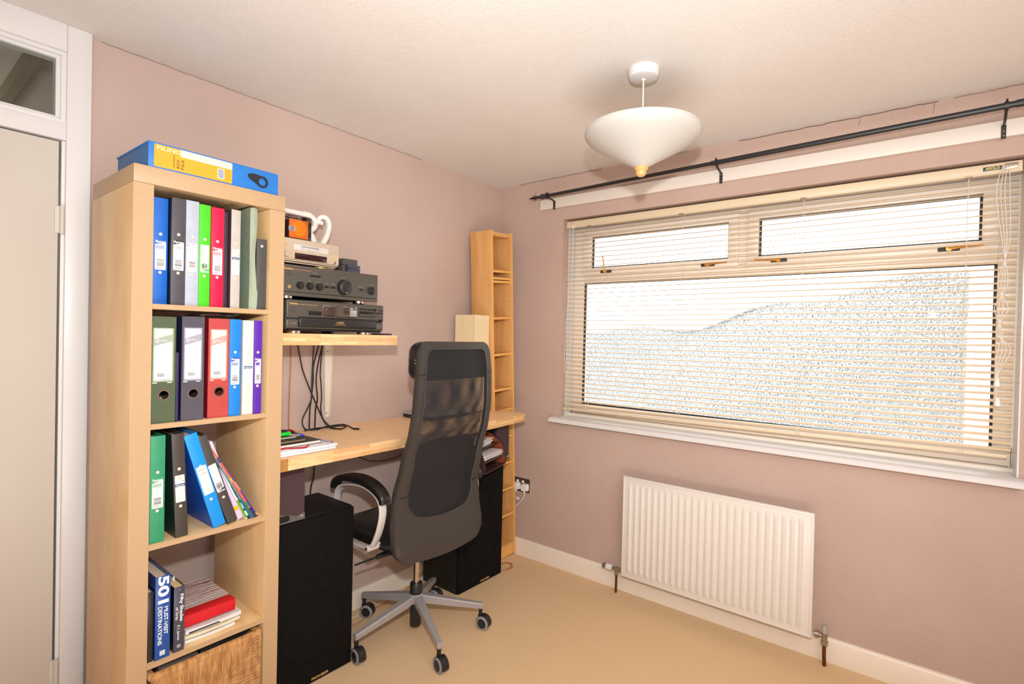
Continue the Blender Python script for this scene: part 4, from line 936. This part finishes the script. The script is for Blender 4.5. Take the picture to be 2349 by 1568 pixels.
# ============================================================ CABLES
GC = 'black cables hanging below the wall shelf'
def wire(pts, r, m_, label, name='cable', group=GC): return tag(MB().tube(pts, r, n=7, sub=6).build(name, m_), label, 'cable', group)
wire([(-1.449, -.006, 1.3385), (-1.450, -.006, 1.24), (-1.454, -.006, 1.07), (-1.453, -.006, .941)], .0028, brownw, 'thin brown wire running down the wall beside the bookcase', 'speaker_wire', None)
zc = .9435
wire([(-1.445, -.05, 1.3385), (-1.418, -.035, 1.256), (-1.401, -.03, 1.205), (-1.358, -.03, 1.106), (-1.325, -.03, 1.036), (-1.295, -.035, .972), (-1.277, -.055, zc), (-1.268, -.105, zc), (-1.235, -.105, zc), (-1.205, -.075, zc), (-1.212, -.045, zc), (-1.28, -.033, zc), (-1.34, -.025, zc), (-1.40, -.045, zc)], .0031, cable, 'black cable crossing diagonally and looping on the desk')
wire([(-1.365, -.05, 1.3385), (-1.357, -.03, 1.24), (-1.357, -.026, 1.147), (-1.357, -.026, 1.085), (-1.381, -.03, 1.037), (-1.402, -.03, .993), (-1.399, -.035, .960), (-1.380, -.04, zc), (-1.350, -.058, zc), (-1.30, -.050, zc+.006), (-1.25, -.042, zc+.006), (-1.195, -.030, zc+.003), (-1.19, -.075, zc), (-1.205, -.12, zc), (-1.218, -.155, zc+.001)], .0031, cable, 'black audio cable ending in a jack plug on the desk')
t = thing('jack_plug', 'black jack plug with metal tip lying on the desk', 'plug', (-1.218, -.155, .9445), rz=R(-62))
MB().cyl((0, 0, 0), (.028, 0, 0), .0045, n=14).build('sleeve', black, t); MB().cyl((.028, 0, 0), (.040, 0, 0), .0018, .0012, n=10).build('tip', chrome, t)
wire([(-1.343, -.06, 1.3385), (-1.347, -.022, 1.238), (-1.347, -.02, 1.162), (-1.354, -.02, 1.085), (-1.360, -.02, 1.034), (-1.361, -.018, .941)], .0034, cable, 'leftmost straight black cable dropping behind the desk')
wire([(-1.338, -.08, 1.3385), (-1.333, -.034, 1.238), (-1.340, -.034, 1.161), (-1.332, -.034, 1.083), (-1.332, -.020, 1.031), (-1.332, -.018, .941)], .0034, cable, 'middle straight black cable dropping behind the desk')
wire([(-1.332, -.07, 1.3385), (-1.325, -.042, 1.213), (-1.319, -.042, 1.145), (-1.316, -.042, 1.083), (-1.319, -.042, 1.037), (-1.308, -.045, .989), (-1.285, -.08, .950), (-1.262, -.125, zc)], .0031, cable, 'right hand black cable of the bundle, curving onto the desk')
wire([(-1.13, -.032, .80), (-1.087, -.010, .769), (-1.032, -.010, .741), (-.984, -.010, .727), (-.905, -.010, .72), (-.838, -.010, .726), (-.769, -.010, .742), (-.69, -.030, .79)], .0018, cable, 'thin black cable sagging along the wall under the desk', group=None)
wire([(-1.336, -.035, .856), (-1.338, -.03, .77), (-1.341, -.03, .719), (-1.354, -.03, .675), (-1.357, -.03, .60), (-1.35, -.03, .45)], .0036, cable, 'black cable hanging behind the large left speaker', group=None)
GW = 'brown speaker wires on the carpet'
wire([(-1.36, -.10, .004), (-1.185, -.136, .004), (-1.142, -.137, .004), (-1.092, -.117, .004), (-1.024, -.092, .004), (-.942, -.083, .004), (-.82, -.06, .004), (-.70, -.035, .012), (-.67, -.03, .03), (-.64, -.03, .06)], .0025, brownw, 'brown speaker wire on the carpet between the two large speakers', 'speaker_wire', GW)
wire([(-1.36, -.09, .004), (-1.147, -.080, .004), (-1.116, -.075, .004), (-1.03, -.04, .004), (-.9, -.03, .004), (-.75, -.045, .004), (-.66, -.025, .02)], .0025, whitew, 'thin white wire on the carpet by the skirting board', 'speaker_wire', None)
for k in range(2): wire([(-.27, -.23, .004), (-.199+.004*k, -.237-.004*k, .004+.005*k), (-.169, -.255, .004+.005*k), (-.166+.004*k, -.281, .004+.005*k), (-.181, -.307+.004*k, .004+.005*k), (-.211, -.318+.003*k, .004+.005*k), (-.262, -.295, .004)], .0024, brownw, ('outer' if k == 0 else 'inner')+' loop of brown wire on the carpet beside the right speaker', 'speaker_wire', GW)

# ============================================================ BIG SPEAKERS
def big_speaker(x, y, label):
    t = thing('floor_speaker', label, 'speaker', (x, y, 0), group='large black speakers under the desk')
    B(0, .362, .018, .275, 0, .664, b=.002).build('cabinet', blackwood, t)
    g_ = B(.001, .361, 0, .0175, .003, .661, b=.004, seg=3).build('front_grille', grille, t)
    for cx_, cz_, r in ((.181, .225, .135), (.181, .470, .058)):
        MB().lathe([(r-.004, -.0006), (r, -.0012), (r+.004, -.0006), (r+.004, .001), (r-.004, .001)], M=Matrix.Translation((cx_, 0, cz_)) @ Matrix.Rotation(-PI/2, 4, 'X'), n=48).build('driver_ring', mat('faint grille ring', (23, 21, 19), 1, spec=.05), t)
    text('lettering', 'PIONEER', .013, gold, g_, (.215, -.0006, .017), off=.0003, width=.075)
    return t
big_speaker(-1.716, -.366, 'large black floor speaker next to the bookcase')
big_speaker(-.652, -.309, 'large black floor speaker behind the chair, near the window corner')

def pc_speaker(loc, rz, label, mirror=1):
    t = thing('computer_speaker', label, 'speaker', loc, rz=rz, group='small computer speakers under the desk')
    gm = mat('speaker grey plastic', (96, 88, 84), .4); cm = mat('plum speaker cloth', (72, 52, 54), .95, bump=.3, bscale=900)
    m_ = MB(); m_.prism([(0, 0), (.120, 0), (.119, .028), (.085, .019), (.055, .030), (.0, .042)], lambda x, z_: (x, -.004, z_), lambda x, z_: (x, .10, z_)); m_.build('base', gm, t)
    m_ = MB(); m_.prism([(.0, .040), (.055, .028), (.085, .017), (.119, .026), (.120, .12), (.117, .20), (.112, .212), (.0, .212)], lambda x, z_: (x, 0, z_), lambda x, z_: (x, .012, z_)); m_.build('cloth_front', cm, t)
    m_ = MB(); m_.prism([(.002, .030), (.118, .026), (.119, .12), (.115, .205), (.108, .212), (.004, .212)], lambda x, z_: (x, .012, z_), lambda x, z_: (x, .10, z_)); m_.build('cabinet', mat('speaker shell', (46, 42, 44), .5), t)
    yplate(rrect(.012, .056, .007, .030, .009, 4), -.0062, -.004).build('cable_slot', hifid, t)
    text('lettering', 'T 3000', .0055, wht, t, (.105, -.0046, .0155), width=.014); B(.090, .116, -.0047, -.004, .0095, .0102).build('trim_line', inkg, t)
    MB().lathe([(0, .012), (.022, .010), (.026, 0), (.026, -.012)], M=Matrix.Translation((.120, .045, .06)) @ Matrix.Rotation(PI/2, 4, 'Y'), n=26).build('side_cap', gm, t) if mirror < 0 else None
    return t
pc_speaker((-1.6955, -.356, .6645), 0, 'grey and plum computer speaker on the large left speaker, beside the bookcase')
pc_speaker((-.352, -.306, .6645), R(4), 'dark computer speaker behind the letter tray on the right speaker', -1)

# letter tray
lt = thing('letter_tray', 'brown leatherette three tier letter tray on the right speaker', 'letter tray', (-.615, -.449, .6645), rz=R(15.6))
br = mat('dark brown leatherette', (58, 40, 42), .35, bump=.2, bscale=300); bri = mat('rust lining', (132, 58, 26), .6)
sidep = [(.008, 0), (.235, 0), (.235, .185), (.15, .185), (.105, .172), (.055, .142), (.018, .098), (.004, .06), (0, .03)]
for x in (0, .272):
    MB().prism(sidep, lambda y, z_, x=x: (x, y, z_), lambda y, z_, x=x: (x+.006, y, z_)).build('side_panel', br, lt)
    xi = .0061 if x == 0 else .2717
    MB().prism([(y*.97+.004, z_*.97+.002) for y, z_ in sidep], lambda y, z_, xi=xi: (xi, y, z_), lambda y, z_, xi=xi: (xi+.0003, y, z_)).build('lining', bri, lt)
for y0, z_ in ((.003, 0), (.004, .055), (.045, .115)): B(.006, .272, y0, .232, z_, z_+.006, b=.001).build('shelf', br, lt)
B(.006, .272, .232, .238, 0, .185).build('back_panel', bri, lt)
GL = 'papers in the letter tray'
def sheetpile(label, zb, n, y0, seed, xr=(.02, .26), th=.0016):
    rd = random.Random(seed); t = thing('paper_pile', label, 'papers', (-.615, -.449, .6645), rz=R(15.6), group=GL)
    for k in range(n):
        M_ = Matrix.Translation(((xr[0]+xr[1])/2+rd.uniform(-.006, .006), .12+rd.uniform(-.006, .006), zb+k*th*1.4)) @ Matrix.Rotation(R(rd.uniform(-4, 4)), 4, 'Z')
        w_ = (xr[1]-xr[0])/2-.008; B(-w_, w_, -(.12-y0)+.0, .10, 0, th, M=M_).build('sheet', mat('sheet %d' % (k % 3), [(232, 226, 226), (220, 214, 214), (238, 234, 236)][k % 3], .6), t)
sheetpile('neat pile of white paper in the middle tier of the letter tray', .0614, 6, .014, 2, th=.003)
sheetpile('untidy pile of letters on the top tier of the letter tray', .1214, 9, .06, 5, xr=(.012, .215), th=.003)

# ============================================================ ON THE DESK
GD = 'pads and notebooks on the desk'
def pad(name, label, x0, x1, y0, y1, z0, z1, c, cov=None, rz=0, cat='notebook'):
    t = thing(name, label, cat, ((x0+x1)/2, (y0+y1)/2, z0), rz=R(rz), group=GD); hx, hy = (x1-x0)/2, (y1-y0)/2; h = z1-z0
    B(-hx, hx, -hy, hy, .0008, h-.0012 if cov else h, b=.0025 if h > .008 else .0006).build('pages', mat('pad %s' % (c,), c, .6, var=.08, vscale=80, stretch=(1, 1, 25)), t)
    if cov: B(-hx-.002, hx+.002, -hy-.002, hy+.002, h-.0012, h, b=.0004).build('cover', mat('cov %s' % (cov,), cov, .4), t); B(-hx-.002, hx+.002, -hy-.002, hy+.002, 0, .0008).build('cover', MC['cov %s' % (cov,)], t)
    return t
Z = .9404
pad('writing_pad', 'lowest white writing pad at the left end of the desk', -1.738, -1.506, -.455, -.16, Z, Z+.010, (230, 228, 232))
pad('writing_pad', 'second white writing pad, under the books on the desk', -1.738, -1.502, -.457, -.165, Z+.0102, Z+.0215, (232, 228, 226), rz=1)
pad('paper_sheets', 'loose white sheets lying on the writing pads', -1.735, -1.512, -.45, -.19, Z+.0217, Z+.0240, (228, 222, 230), rz=2, cat='papers')
pad('diary', 'white edged diary with black cover on top of the writing pads', -1.738, -1.550, -.418, -.20, Z+.0243, Z+.0365, (238, 226, 210), (40, 36, 38))
pad('notebook', 'dark hardback notebook lying on the diary', -1.738, -1.602, -.40, -.18, Z+.0367, Z+.0455, (150, 128, 104), (52, 46, 46))
pad('booklet', 'thin brown booklet under the pens', -1.738, -1.592, -.37, -.175, Z+.0457, Z+.0490, (120, 104, 90), (64, 56, 54), rz=-2)
rb = MB(); rb.ribbon([(-1.72, -.430, Z+.0252), (-1.700, -.440, Z+.030), (-1.68, -.444, Z+.0262), (-1.655, -.452, Z+.0256), (-1.638, -.457, Z+.0256), (-1.615, -.445, Z+.0275)], .009, .0012, axis=(.2, 1, .3)); tag(rb.build('ribbon_bookmark', mat('red ribbon', (196, 16, 36), .5)), 'red ribbon bookmark trailing from the diary', 'ribbon')
zt = Z+.0493
GPn = 'pens on the notebooks'
def pen(label, a, b, r, body, cap=None, capf=.35, rz=0, group=GPn, name='pen'):
    a = Vector(a); b = Vector(b); t = thing(name, label, 'pen', a, group=group); d = b-a
    MB().cyl((0, 0, 0), d*.93, r, n=10).build('barrel', body, t); MB().cyl(d*.93, d, r*.8, r*.2, n=10).build('tip', nickel, t)
    if cap: MB().cyl(-d*.02, d*capf, r*1.25, n=12).build('cap', cap, t)
redp = mat('red plastic', (178, 16, 28), .3); clr = mat('clear plastic', (206, 196, 196), .15, trans=.5); grn = mat('neon green', (20, 214, 60), .35); lime = mat('lime', (196, 206, 40), .35); blup = mat('blue plastic', (52, 74, 200), .3)
pen('red capped ballpoint pen pointing off the back of the notebooks', (-1.543, -.176, Z+.0408), (-1.562, -.325, Z+.0406), .0040, clr, redp, .36)
pen('clear ballpoint pen with red end plug lying over the writing pads', (-1.540, -.32, Z+.0285), (-1.518, -.455, Z+.0280), .0042, clr, redp, .05)
pen('thick black marker pen lying on the booklet', (-1.665, -.248, zt+.008), (-1.606, -.285, zt+.008), .0078, black, None, name='marker_pen')
pen('neon green highlighter at the bookcase end of the desk', (-1.700, -.325, zt+.008), (-1.620, -.330, zt+.008), .0075, grn, None, name='highlighter')
pen('lime yellow highlighter behind the green one', (-1.700, -.262, zt+.009), (-1.622, -.258, zt+.009), .0070, lime, None, name='highlighter')
pen('clear pen with blue end lying on the thin booklet', (-1.596, -.372, zt+.004), (-1.66, -.300, zt+.004), .0035, clr, blup, .12)
tag(B(-1.72, -1.625, -.375, -.360, zt-.0002, zt+.003, b=.001).build('letter_opener', silver), 'silver grey flat letter opener on the booklet', 'opener')

lp = thing('laptop', 'closed silver and black laptop at the back of the desk behind the chair', 'laptop', (-.806, -.236, .9402), rz=R(1.5))
B(0, .30, 0, .215, .003, .018, b=.004, seg=3).build('base', black, lp); B(0, .30, 0, .215, .019, .030, b=.003, seg=3).build('lid', mat('laptop silver', (170, 164, 160), .4), lp)
m_ = MB()
for x, y in ((.02, .02), (.28, .02), (.02, .19), (.28, .19)): m_.cyl((x, y, 0), (x, y, .004), .006, n=10)
m_.build('foot', black, lp)
pt = MB()
for k in range(3): pt.box(-.0006, .001, .05+.03*k, .068+.03*k, .007, .013)
pt.build('port', hifid, lp)

la = thing('table_lamp', 'tall cream box shaped paper lamp at the right end of the desk', 'lamp', (-.437, -.185, .9403))
lm = mat('lamp paper', (240, 218, 176), .6, bump=.3, bscale=60, stretch=(.3, .3, 8)); lmd = lm
m_ = MB(); m_.box(0, .002, 0, .150, .01, .570); m_.box(.129, .131, 0, .150, .01, .570); m_.box(0, .131, 0, .002, .01, .570); m_.box(0, .131, .148, .150, .01, .570); m_.build('paper_shade', lm, la)
m_ = MB()
for x in (-.001, .128):
    for y in (-.001, .147): m_.box(x, x+.004, y, y+.004, 0, .571)
m_.box(-.0015, -.0003, .085, .087, .01, .570)
m_.build('corner_rod', mat('lamp frame', (226, 200, 152), .5), la); B(.02, .111, .02, .13, 0, .012, b=.002).build('base', wht, la)
lb_ = MB(); lb_.cyl((.065, .075, .012), (.065, .075, .10), .016, n=16); lb_.build('lamp_holder', wht, la)

# ============================================================ CD RACK (leans into the corner)
TA = R(3.05)
cr_ = thing('cd_rack', 'tall narrow honey coloured CD rack leaning in the corner', 'CD rack', (-.2215, -.2065, 0), rot=(0, -TA, 0))
TW, TD, TH = .200, .168, 2.02
for x in (0, TW-.013):
    sp_ = B(x, x+.013, .001, TD, 0, TH, b=.0006).build('side_panel', pine, cr_)
    B(x+.0002, x+.0128, 0, .0012, .0005, TH-.0005).build('edge_band', pineE, sp_)
B(.013, TW-.013, .003, TD-.004, TH-.030, TH-.016).build('top_board', pine, cr_); B(.013, TW-.013, .004, .006, TH-.032, TH-.010).build('top_rail', pineE, cr_)
B(.013, TW-.013, TD-.006, TD-.002, 0, TH-.01).build('back_panel', pine, cr_)
B(.013, TW-.013, .012, .020, 0, .068).build('plinth', pineE, cr_); B(.013, TW-.013, .003, TD-.006, .068, .082).build('base_board', pine, cr_)
for z_ in (1.786, 1.743, 1.724, 1.503, 1.282, 1.066, .937, .768, .602, .437, .272):
    s_ = B(.0135, TW-.0135, .006, TD-.006, z_-.0135, z_).build('shelf', pine, cr_); B(.0135, TW-.0135, .0052, .0064, z_-.0135, z_).build('edge_band', pineE, s_)
ho = MB()
for x, sgn in ((.0131, 1), (TW-.0131, -1)):
    for y in (.035, .125):
        for k in range(56):
            z_ = .16+k*.032
            ho.cyl((x, y, z_), (x+sgn*.0003, y, z_), .0024, n=6)
ho.build('shelf_pin_hole', mat('pin hole', (70, 44, 22), .8), cr_)['kind'] = 'stuff'

# ============================================================ OFFICE CHAIR
CX, CY = -1.033, -.402
ch = thing('office_chair', 'black high back mesh office chair with grey star base at the desk', 'office chair', (CX, CY, 0), rz=R(-1.26))
def arm_profile(r): return .132-.030*(r/.32)**1.0, .168-.058*(r/.32)
CA = [31, 103, 175, 247, 319]
for k, a in enumerate(CA):
    a = R(a+1.26); ca, sa = math.cos(a), math.sin(a)
    m_ = MB(); n = 8; rings = []
    for i in range(n+1):
        r = .015+.300*i/n; t_ = i/n; zt_ = .188-.070*t_; zb_ = .148-.055*t_ - .0*t_; 
        if i == 0: zb_ = .158
        wt = (.021-.009*t_); wb = wt*.8
        rings.append([m_.bm.verts.new((r*ca-s*sa, r*sa+s*ca, zz)) for s, zz in ((-wt, zt_-.004), (-wt*.8, zt_), (wt*.8, zt_), (wt, zt_-.004), (wb, zb_), (-wb, zb_))])
    for A_, B_ in zip(rings, rings[1:]):
        for j in range(6): m_.bm.faces.new((A_[j], A_[(j+1) % 6], B_[(j+1) % 6], B_[j]))
    m_.bm.faces.new(rings[0]); m_.bm.faces.new(rings[-1][::-1])
    m_.build('base_arm', alu, ch)
    # caster
    px, py = .305*ca, .305*sa; swivel = R([-80, -60, -95, -100, -78][k]); M_ = Matrix.Translation((px, py, 0)) @ Matrix.Rotation(swivel, 4, 'Z')
    c_ = MB(); c_.cyl((0, 0, .060), (0, 0, .098), .009, n=14); c_.box(-.012, .034, -.007, .007, .034, .066, b=.005)
    co_ = c_.build('caster', black, ch, M=M_)
    for s in (-1, 1):
        h_ = MB(); h_.lathe([(0, .022), (.010, .023), (.021, .021), (.0225, .018), (.0225, .008), (0, .008)], M=Matrix.Translation((.018, 0, .0325)) @ Matrix.Rotation(-s*PI/2, 4, 'X'), n=28); h_.build('wheel_hub', black, co_, M=M_)
        h_ = MB(); h_.lathe([(.0225, .0215), (.0300, .0195), (.0325, .016), (.0325, .009), (.0225, .009), (.0225, .0215)], M=Matrix.Translation((.018, 0, .0325)) @ Matrix.Rotation(-s*PI/2, 4, 'X'), n=28); h_.build('tyre', tyre, co_, M=M_)
    h_ = MB(); N_ = 14
    h_.grid(lambda u, v: (.018+.0336*math.cos(R(-20+190*u)), -.018+.036*v, .0325+.0336*math.sin(R(-20+190*u))), N_, 1); h_.build('wheel_guard', black, co_, M=M_)
MB().lathe([(0, .150), (.030, .148), (.034, .165), (.034, .184), (.028, .190), (0, .190)], n=32).build('hub', alu, ch)
MB().lathe([(0, .040), (.024, .040), (.026, .044), (.0265, .150), (0, .150)], n=28).build('lower_tube', black, ch)
MB().lathe([(0, .180), (.028, .182), (.029, .186), (.029, .232), (.026, .238), (.016, .238), (0, .238)], n=28).build('collar', black, ch)
MB().cyl((0, 0, .236), (0, 0, .40), .0150, n=28).build('gas_spring', chrome, ch)
m_ = MB(); m_.box(-.055, .055, -.09, .13, .392, .450, b=.010); m_.build('tilt_mechanism', black, ch)
m_ = MB(); m_.tube([(-.08, .02, .405), (-.16, .03, .408), (-.20, .035, .405)], lambda t: .009+.003*math.sin(PI*t), n=12); m_.tube([(-.19, .033, .406), (-.30, .05, .398)], .0045, n=8, smooth=False)
m_.build('height_lever', black, ch)
MB().cyl((-.05, -.06, .415), (-.100, -.06, .415), .022, n=20).build('tension_knob', black, ch)
# seat
def cushion(x0, x1, y0, y1, z0, z1, r, parent, name, m_, bulge=.012, n=14):
    mb = MB()
    def sup(u, v, top):
        x = x0+(x1-x0)*u; y = y0+(y1-y0)*v; ex = min(1, min(u, 1-u)*(x1-x0)/r); ey = min(1, min(v, 1-v)*(y1-y0)/r)
        e_ = math.sqrt(max(0, 1-(1-ex)**2))*math.sqrt(max(0, 1-(1-ey)**2)); zm = (z0+z1)/2; hh_ = (z1-z0)/2
        return (x, y, zm+(hh_*(.25+.75*e_)+bulge*math.sin(PI*u)*math.sin(PI*v))*(1 if top else -.9))
    mb.grid(lambda u, v: sup(u, v, 1), n, n); mb.grid(lambda u, v: sup(1-u, v, 0), n, n)
    for s_ in range(4):
        def side(t_, w_, s_=s_):
            u, v = [(t_, 0), (1, t_), (1-t_, 1), (0, 1-t_)][s_]; a = Vector(sup(u, v, 1)); b = Vector(sup(u, v, 0)); return b.lerp(a, w_)
        mb.grid(side, n, 1)
    bmesh.ops.remove_doubles(mb.bm, verts=mb.bm.verts, dist=.0004)
    return mb.build(name, m_, parent, ang=70)
cushion(-.258, .258, -.150, .315, .458, .528, .05, ch, 'seat', leatherD)
# backrest surface
def interp(tab, z_):
    for (a, va), (b, vb) in zip(tab, tab[1:]):
        if z_ <= b: t_ = max(0, (z_-a)/(b-a)); t_ = t_*t_*(3-2*t_)*.5+t_*.5; return va+(vb-va)*t_
    return tab[-1][1]
YT = [(.42, -.198), (.50, -.196), (.60, -.178), (.71, -.172), (.85, -.205), (1.0, -.248), (1.09, -.262), (1.225, -.265), (1.36, -.256)]
WT = [(.42, .262), (.50, .262), (.60, .256), (.71, .247), (.85, .236), (1.0, .229), (1.09, .226), (1.225, .220), (1.36, .207)]
XO = 0
def S(x, z_, d=0): return Vector((XO+x, interp(YT, z_)+d+.38*x*x, z_))
def outline(z0, z1, inset, r_top, r_bot, n=96, bowz=0, bot_raise=0):
    """rounded panel outline; width follows WT"""
    P = []; per = []
    def half(z_): return interp(WT, z_)-(inset if not callable(inset) else inset(z_))
    def pt(u, v):    # square [-1,1]^2 to panel with rounded corners by superellipse in corner zones
        hh_ = half(z0+(z1-z0)*(v+1)/2); x = u*hh_; z_ = z0+(z1-z0)*(v+1)/2
        r_ = r_top if v > 0 else r_bot
        dx = hh_-abs(x); dz_ = (z1-z_) if v > 0 else (z_-z0)
        if dx < r_ and dz_ < r_:
            a, b = r_-dx, r_-dz_; L_ = max(a, b)/math.sqrt(a*a+b*b) if a*a+b*b > 0 else 1
            x = math.copysign(hh_-r_+a*L_, x) if abs(x) > 0 else x; z_ = (z1-r_+b*L_) if v > 0 else (z0+r_-b*L_)
        if v < 0: z_ += bot_raise*(-v)*(abs(u))**2.2
        return (x, z_)
    q = n//4
    for k in range(q): P.append(pt(-1+2*k/q, -1))
    for k in range(q): P.append(pt(1, -1+2*k/q))
    for k in range(q): P.append(pt(1-2*k/q, 1))
    for k in range(q): P.append(pt(-1, 1-2*k/q))
    return P
OUT = outline(.425, 1.362, 0, .042, .065, bot_raise=.018)
INS = lambda z_: .036+.028*min(1, max(0, (1.0-z_)/.4))
INN = outline(.598, 1.330, INS, .030, .06, bot_raise=.03)
fr_ = MB(); TH_ = .026
def ringsurf(mb, A_, B_, dA, dB, steps=4):
    n = len(A_)
    rows = [[mb.bm.verts.new(S(A_[k][0]*(1-t/steps)+B_[k][0]*t/steps, A_[k][1]*(1-t/steps)+B_[k][1]*t/steps, (dA*(1-t/steps)+dB*t/steps)+.0)) for k in range(n)] for t in range(steps+1)]
    for a, b in zip(rows, rows[1:]):
        for k in range(n): mb.bm.faces.new((a[k], a[(k+1) % n], b[(k+1) % n], b[k]))
OUT1 = [(x*.985, .907+(z_-.907)*.992) for x, z_ in OUT]
ringsurf(fr_, OUT1, INN, 0, .004, 5); ringsurf(fr_, OUT1, OUT, 0, .008, 2); ringsurf(fr_, OUT, OUT, .008, TH_, 1); ringsurf(fr_, OUT, INN, TH_, TH_-.004, 5); ringsurf(fr_, INN, INN, .004, TH_-.004, 1)
bmesh.ops.remove_doubles(fr_.bm, verts=fr_.bm.verts, dist=.0003)
fo = fr_.build('back_frame', leather, ch, ang=55)
MB().tube([S(x, z_, .0025) for x, z_ in INN]+[S(INN[0][0], INN[0][1], .0025)], .0014, n=6, smooth=False).build('piping', mat('piping grey', (74, 68, 63), .5), fo)
m_ = MB()
for sx in (-1, 1): m_.tube([S(sx*interp(WT, 1.225)*.985, 1.225, .0), S(sx*(interp(WT, 1.225)-.036), 1.225, .001)], .0016, n=5, smooth=False)
for sx in (-1, 1): m_.tube([S(sx*interp(WT, .71)*.985, .71, .0), S(sx*(interp(WT, .71)-.056), .71, .001)], .0016, n=5, smooth=False)
m_.build('seam', leatherD, fo)
def fillsurf(P, d, name, mt, rings=10):
    mb = MB(); n = len(P); cx_ = 0; cz_ = sum(p[1] for p in P)/n
    prev = [mb.bm.verts.new(S(x, z_, d)) for x, z_ in P]
    for t in range(1, rings):
        f_ = 1-t/rings; cur = [mb.bm.verts.new(S(cx_+(x-cx_)*f_, cz_+(z_-cz_)*f_, d)) for x, z_ in P]
        for k in range(n): mb.bm.faces.new((prev[k], prev[(k+1) % n], cur[(k+1) % n], cur[k]))
        prev = cur
    c = mb.bm.verts.new(S(cx_, cz_, d))
    for k in range(n): mb.bm.faces.new((prev[k], prev[(k+1) % n], c))
    return mb.build(name, mt, ch, ang=80)
fillsurf(INN, .006, 'rear_net', net); 
FIN = [(x*1.03, .975+(z_-.975)*.99) for x, z_ in INN]
fillsurf(FIN, .034, 'front_net', net)
LUM = [(x*.99, z_) for x, z_ in outline(.50, .945, .042, .10, .04)]
fillsurf(LUM, .030, 'lumbar_pad', leatherD)
# headrest: padded block on the front side of the top
hr_ = MB()
def hsup(u, v, d):
    z_ = 1.200+.160*v; x = (2*u-1)*(interp(WT, z_)+.008); e_ = min(1, min(u, 1-u)/.10); e2 = min(1, min(v, 1-v)/.22)
    rx_ = 1-math.sqrt(max(0, 1-(1-min(1, min(v, 1-v)/.28))**2)); x -= (2*u-1)*.040*rx_
    k_ = math.sqrt(max(0, 1-(1-e_)**2))*math.sqrt(max(0, 1-(1-e2)**2)); return S(x, z_, TH_-.004+(.030+.045*k_)*d)
hr_.grid(lambda u, v: hsup(u, v, 1), 20, 14); hr_.grid(lambda u, v: hsup(1-u, v, 0), 20, 14)
for s_ in range(4):
    hr_.grid(lambda t_, w_, s_=s_: hsup(*[(t_, 0), (1, t_), (1-t_, 1), (0, 1-t_)][s_], w_), 20, 2)
bmesh.ops.remove_doubles(hr_.bm, verts=hr_.bm.verts, dist=.0004); hr_.build('headrest', leatherD, ch, ang=70)
# armrests
for sx in (-1, 1):
    x = -.292 if sx < 0 else .258
    pts = [(x, .0, .478), (x, .10, .489), (x, .17, .500), (x, .205, .56), (x, .208, .65), (x, .190, .700), (x, .145, .726), (x, .03, .745), (x, -.05, .738), (x, -.105, .712), (x, -.125, .665), (x, -.108, .590), (x, -.075, .525), (x, -.045, .497), (x, .02, .492), (x, .10, .488)]
    ar = MB(); ar.ribbon(pts[1:], .034, .008, axis=(1, 0, 0), sub=6); ao = ar.build('armrest_frame', silver, ch)
    pd = MB(); pd.ribbon([(x, .222, .700), (x, .205, .732), (x, .14, .758), (x, .04, .770), (x, -.04, .764), (x, -.100, .745), (x, -.132, .722), (x, -.138, .700)], lambda f: .046+.008*math.sin(PI*f), lambda f: .022+.010*math.sin(PI*f), axis=(1, 0, 0), sub=6); pd.build('arm_pad', leatherD, ao, ang=60)
    MB().cyl((x+sx*.022, -.048, .498), (x-sx*.045, -.048, .498), .0135, n=20).build('pivot', silver, ao)
    MB().cyl((x+sx*.0225, -.048, .498), (x+sx*.0235, -.048, .498), .008, n=14).build('pivot_screw', nickel, ao)
# bar joining back and mechanism
m_ = MB(); m_.box(-.04, .04, -.20, -.08, .436, .450, b=.004); m_.tube([(0, -.20, .445), (0, -.185, .46), (0, -.175, .56)], .014, n=10); m_.build('back_bar', black, ch, M=Matrix.Translation((XO, .045, 0)))
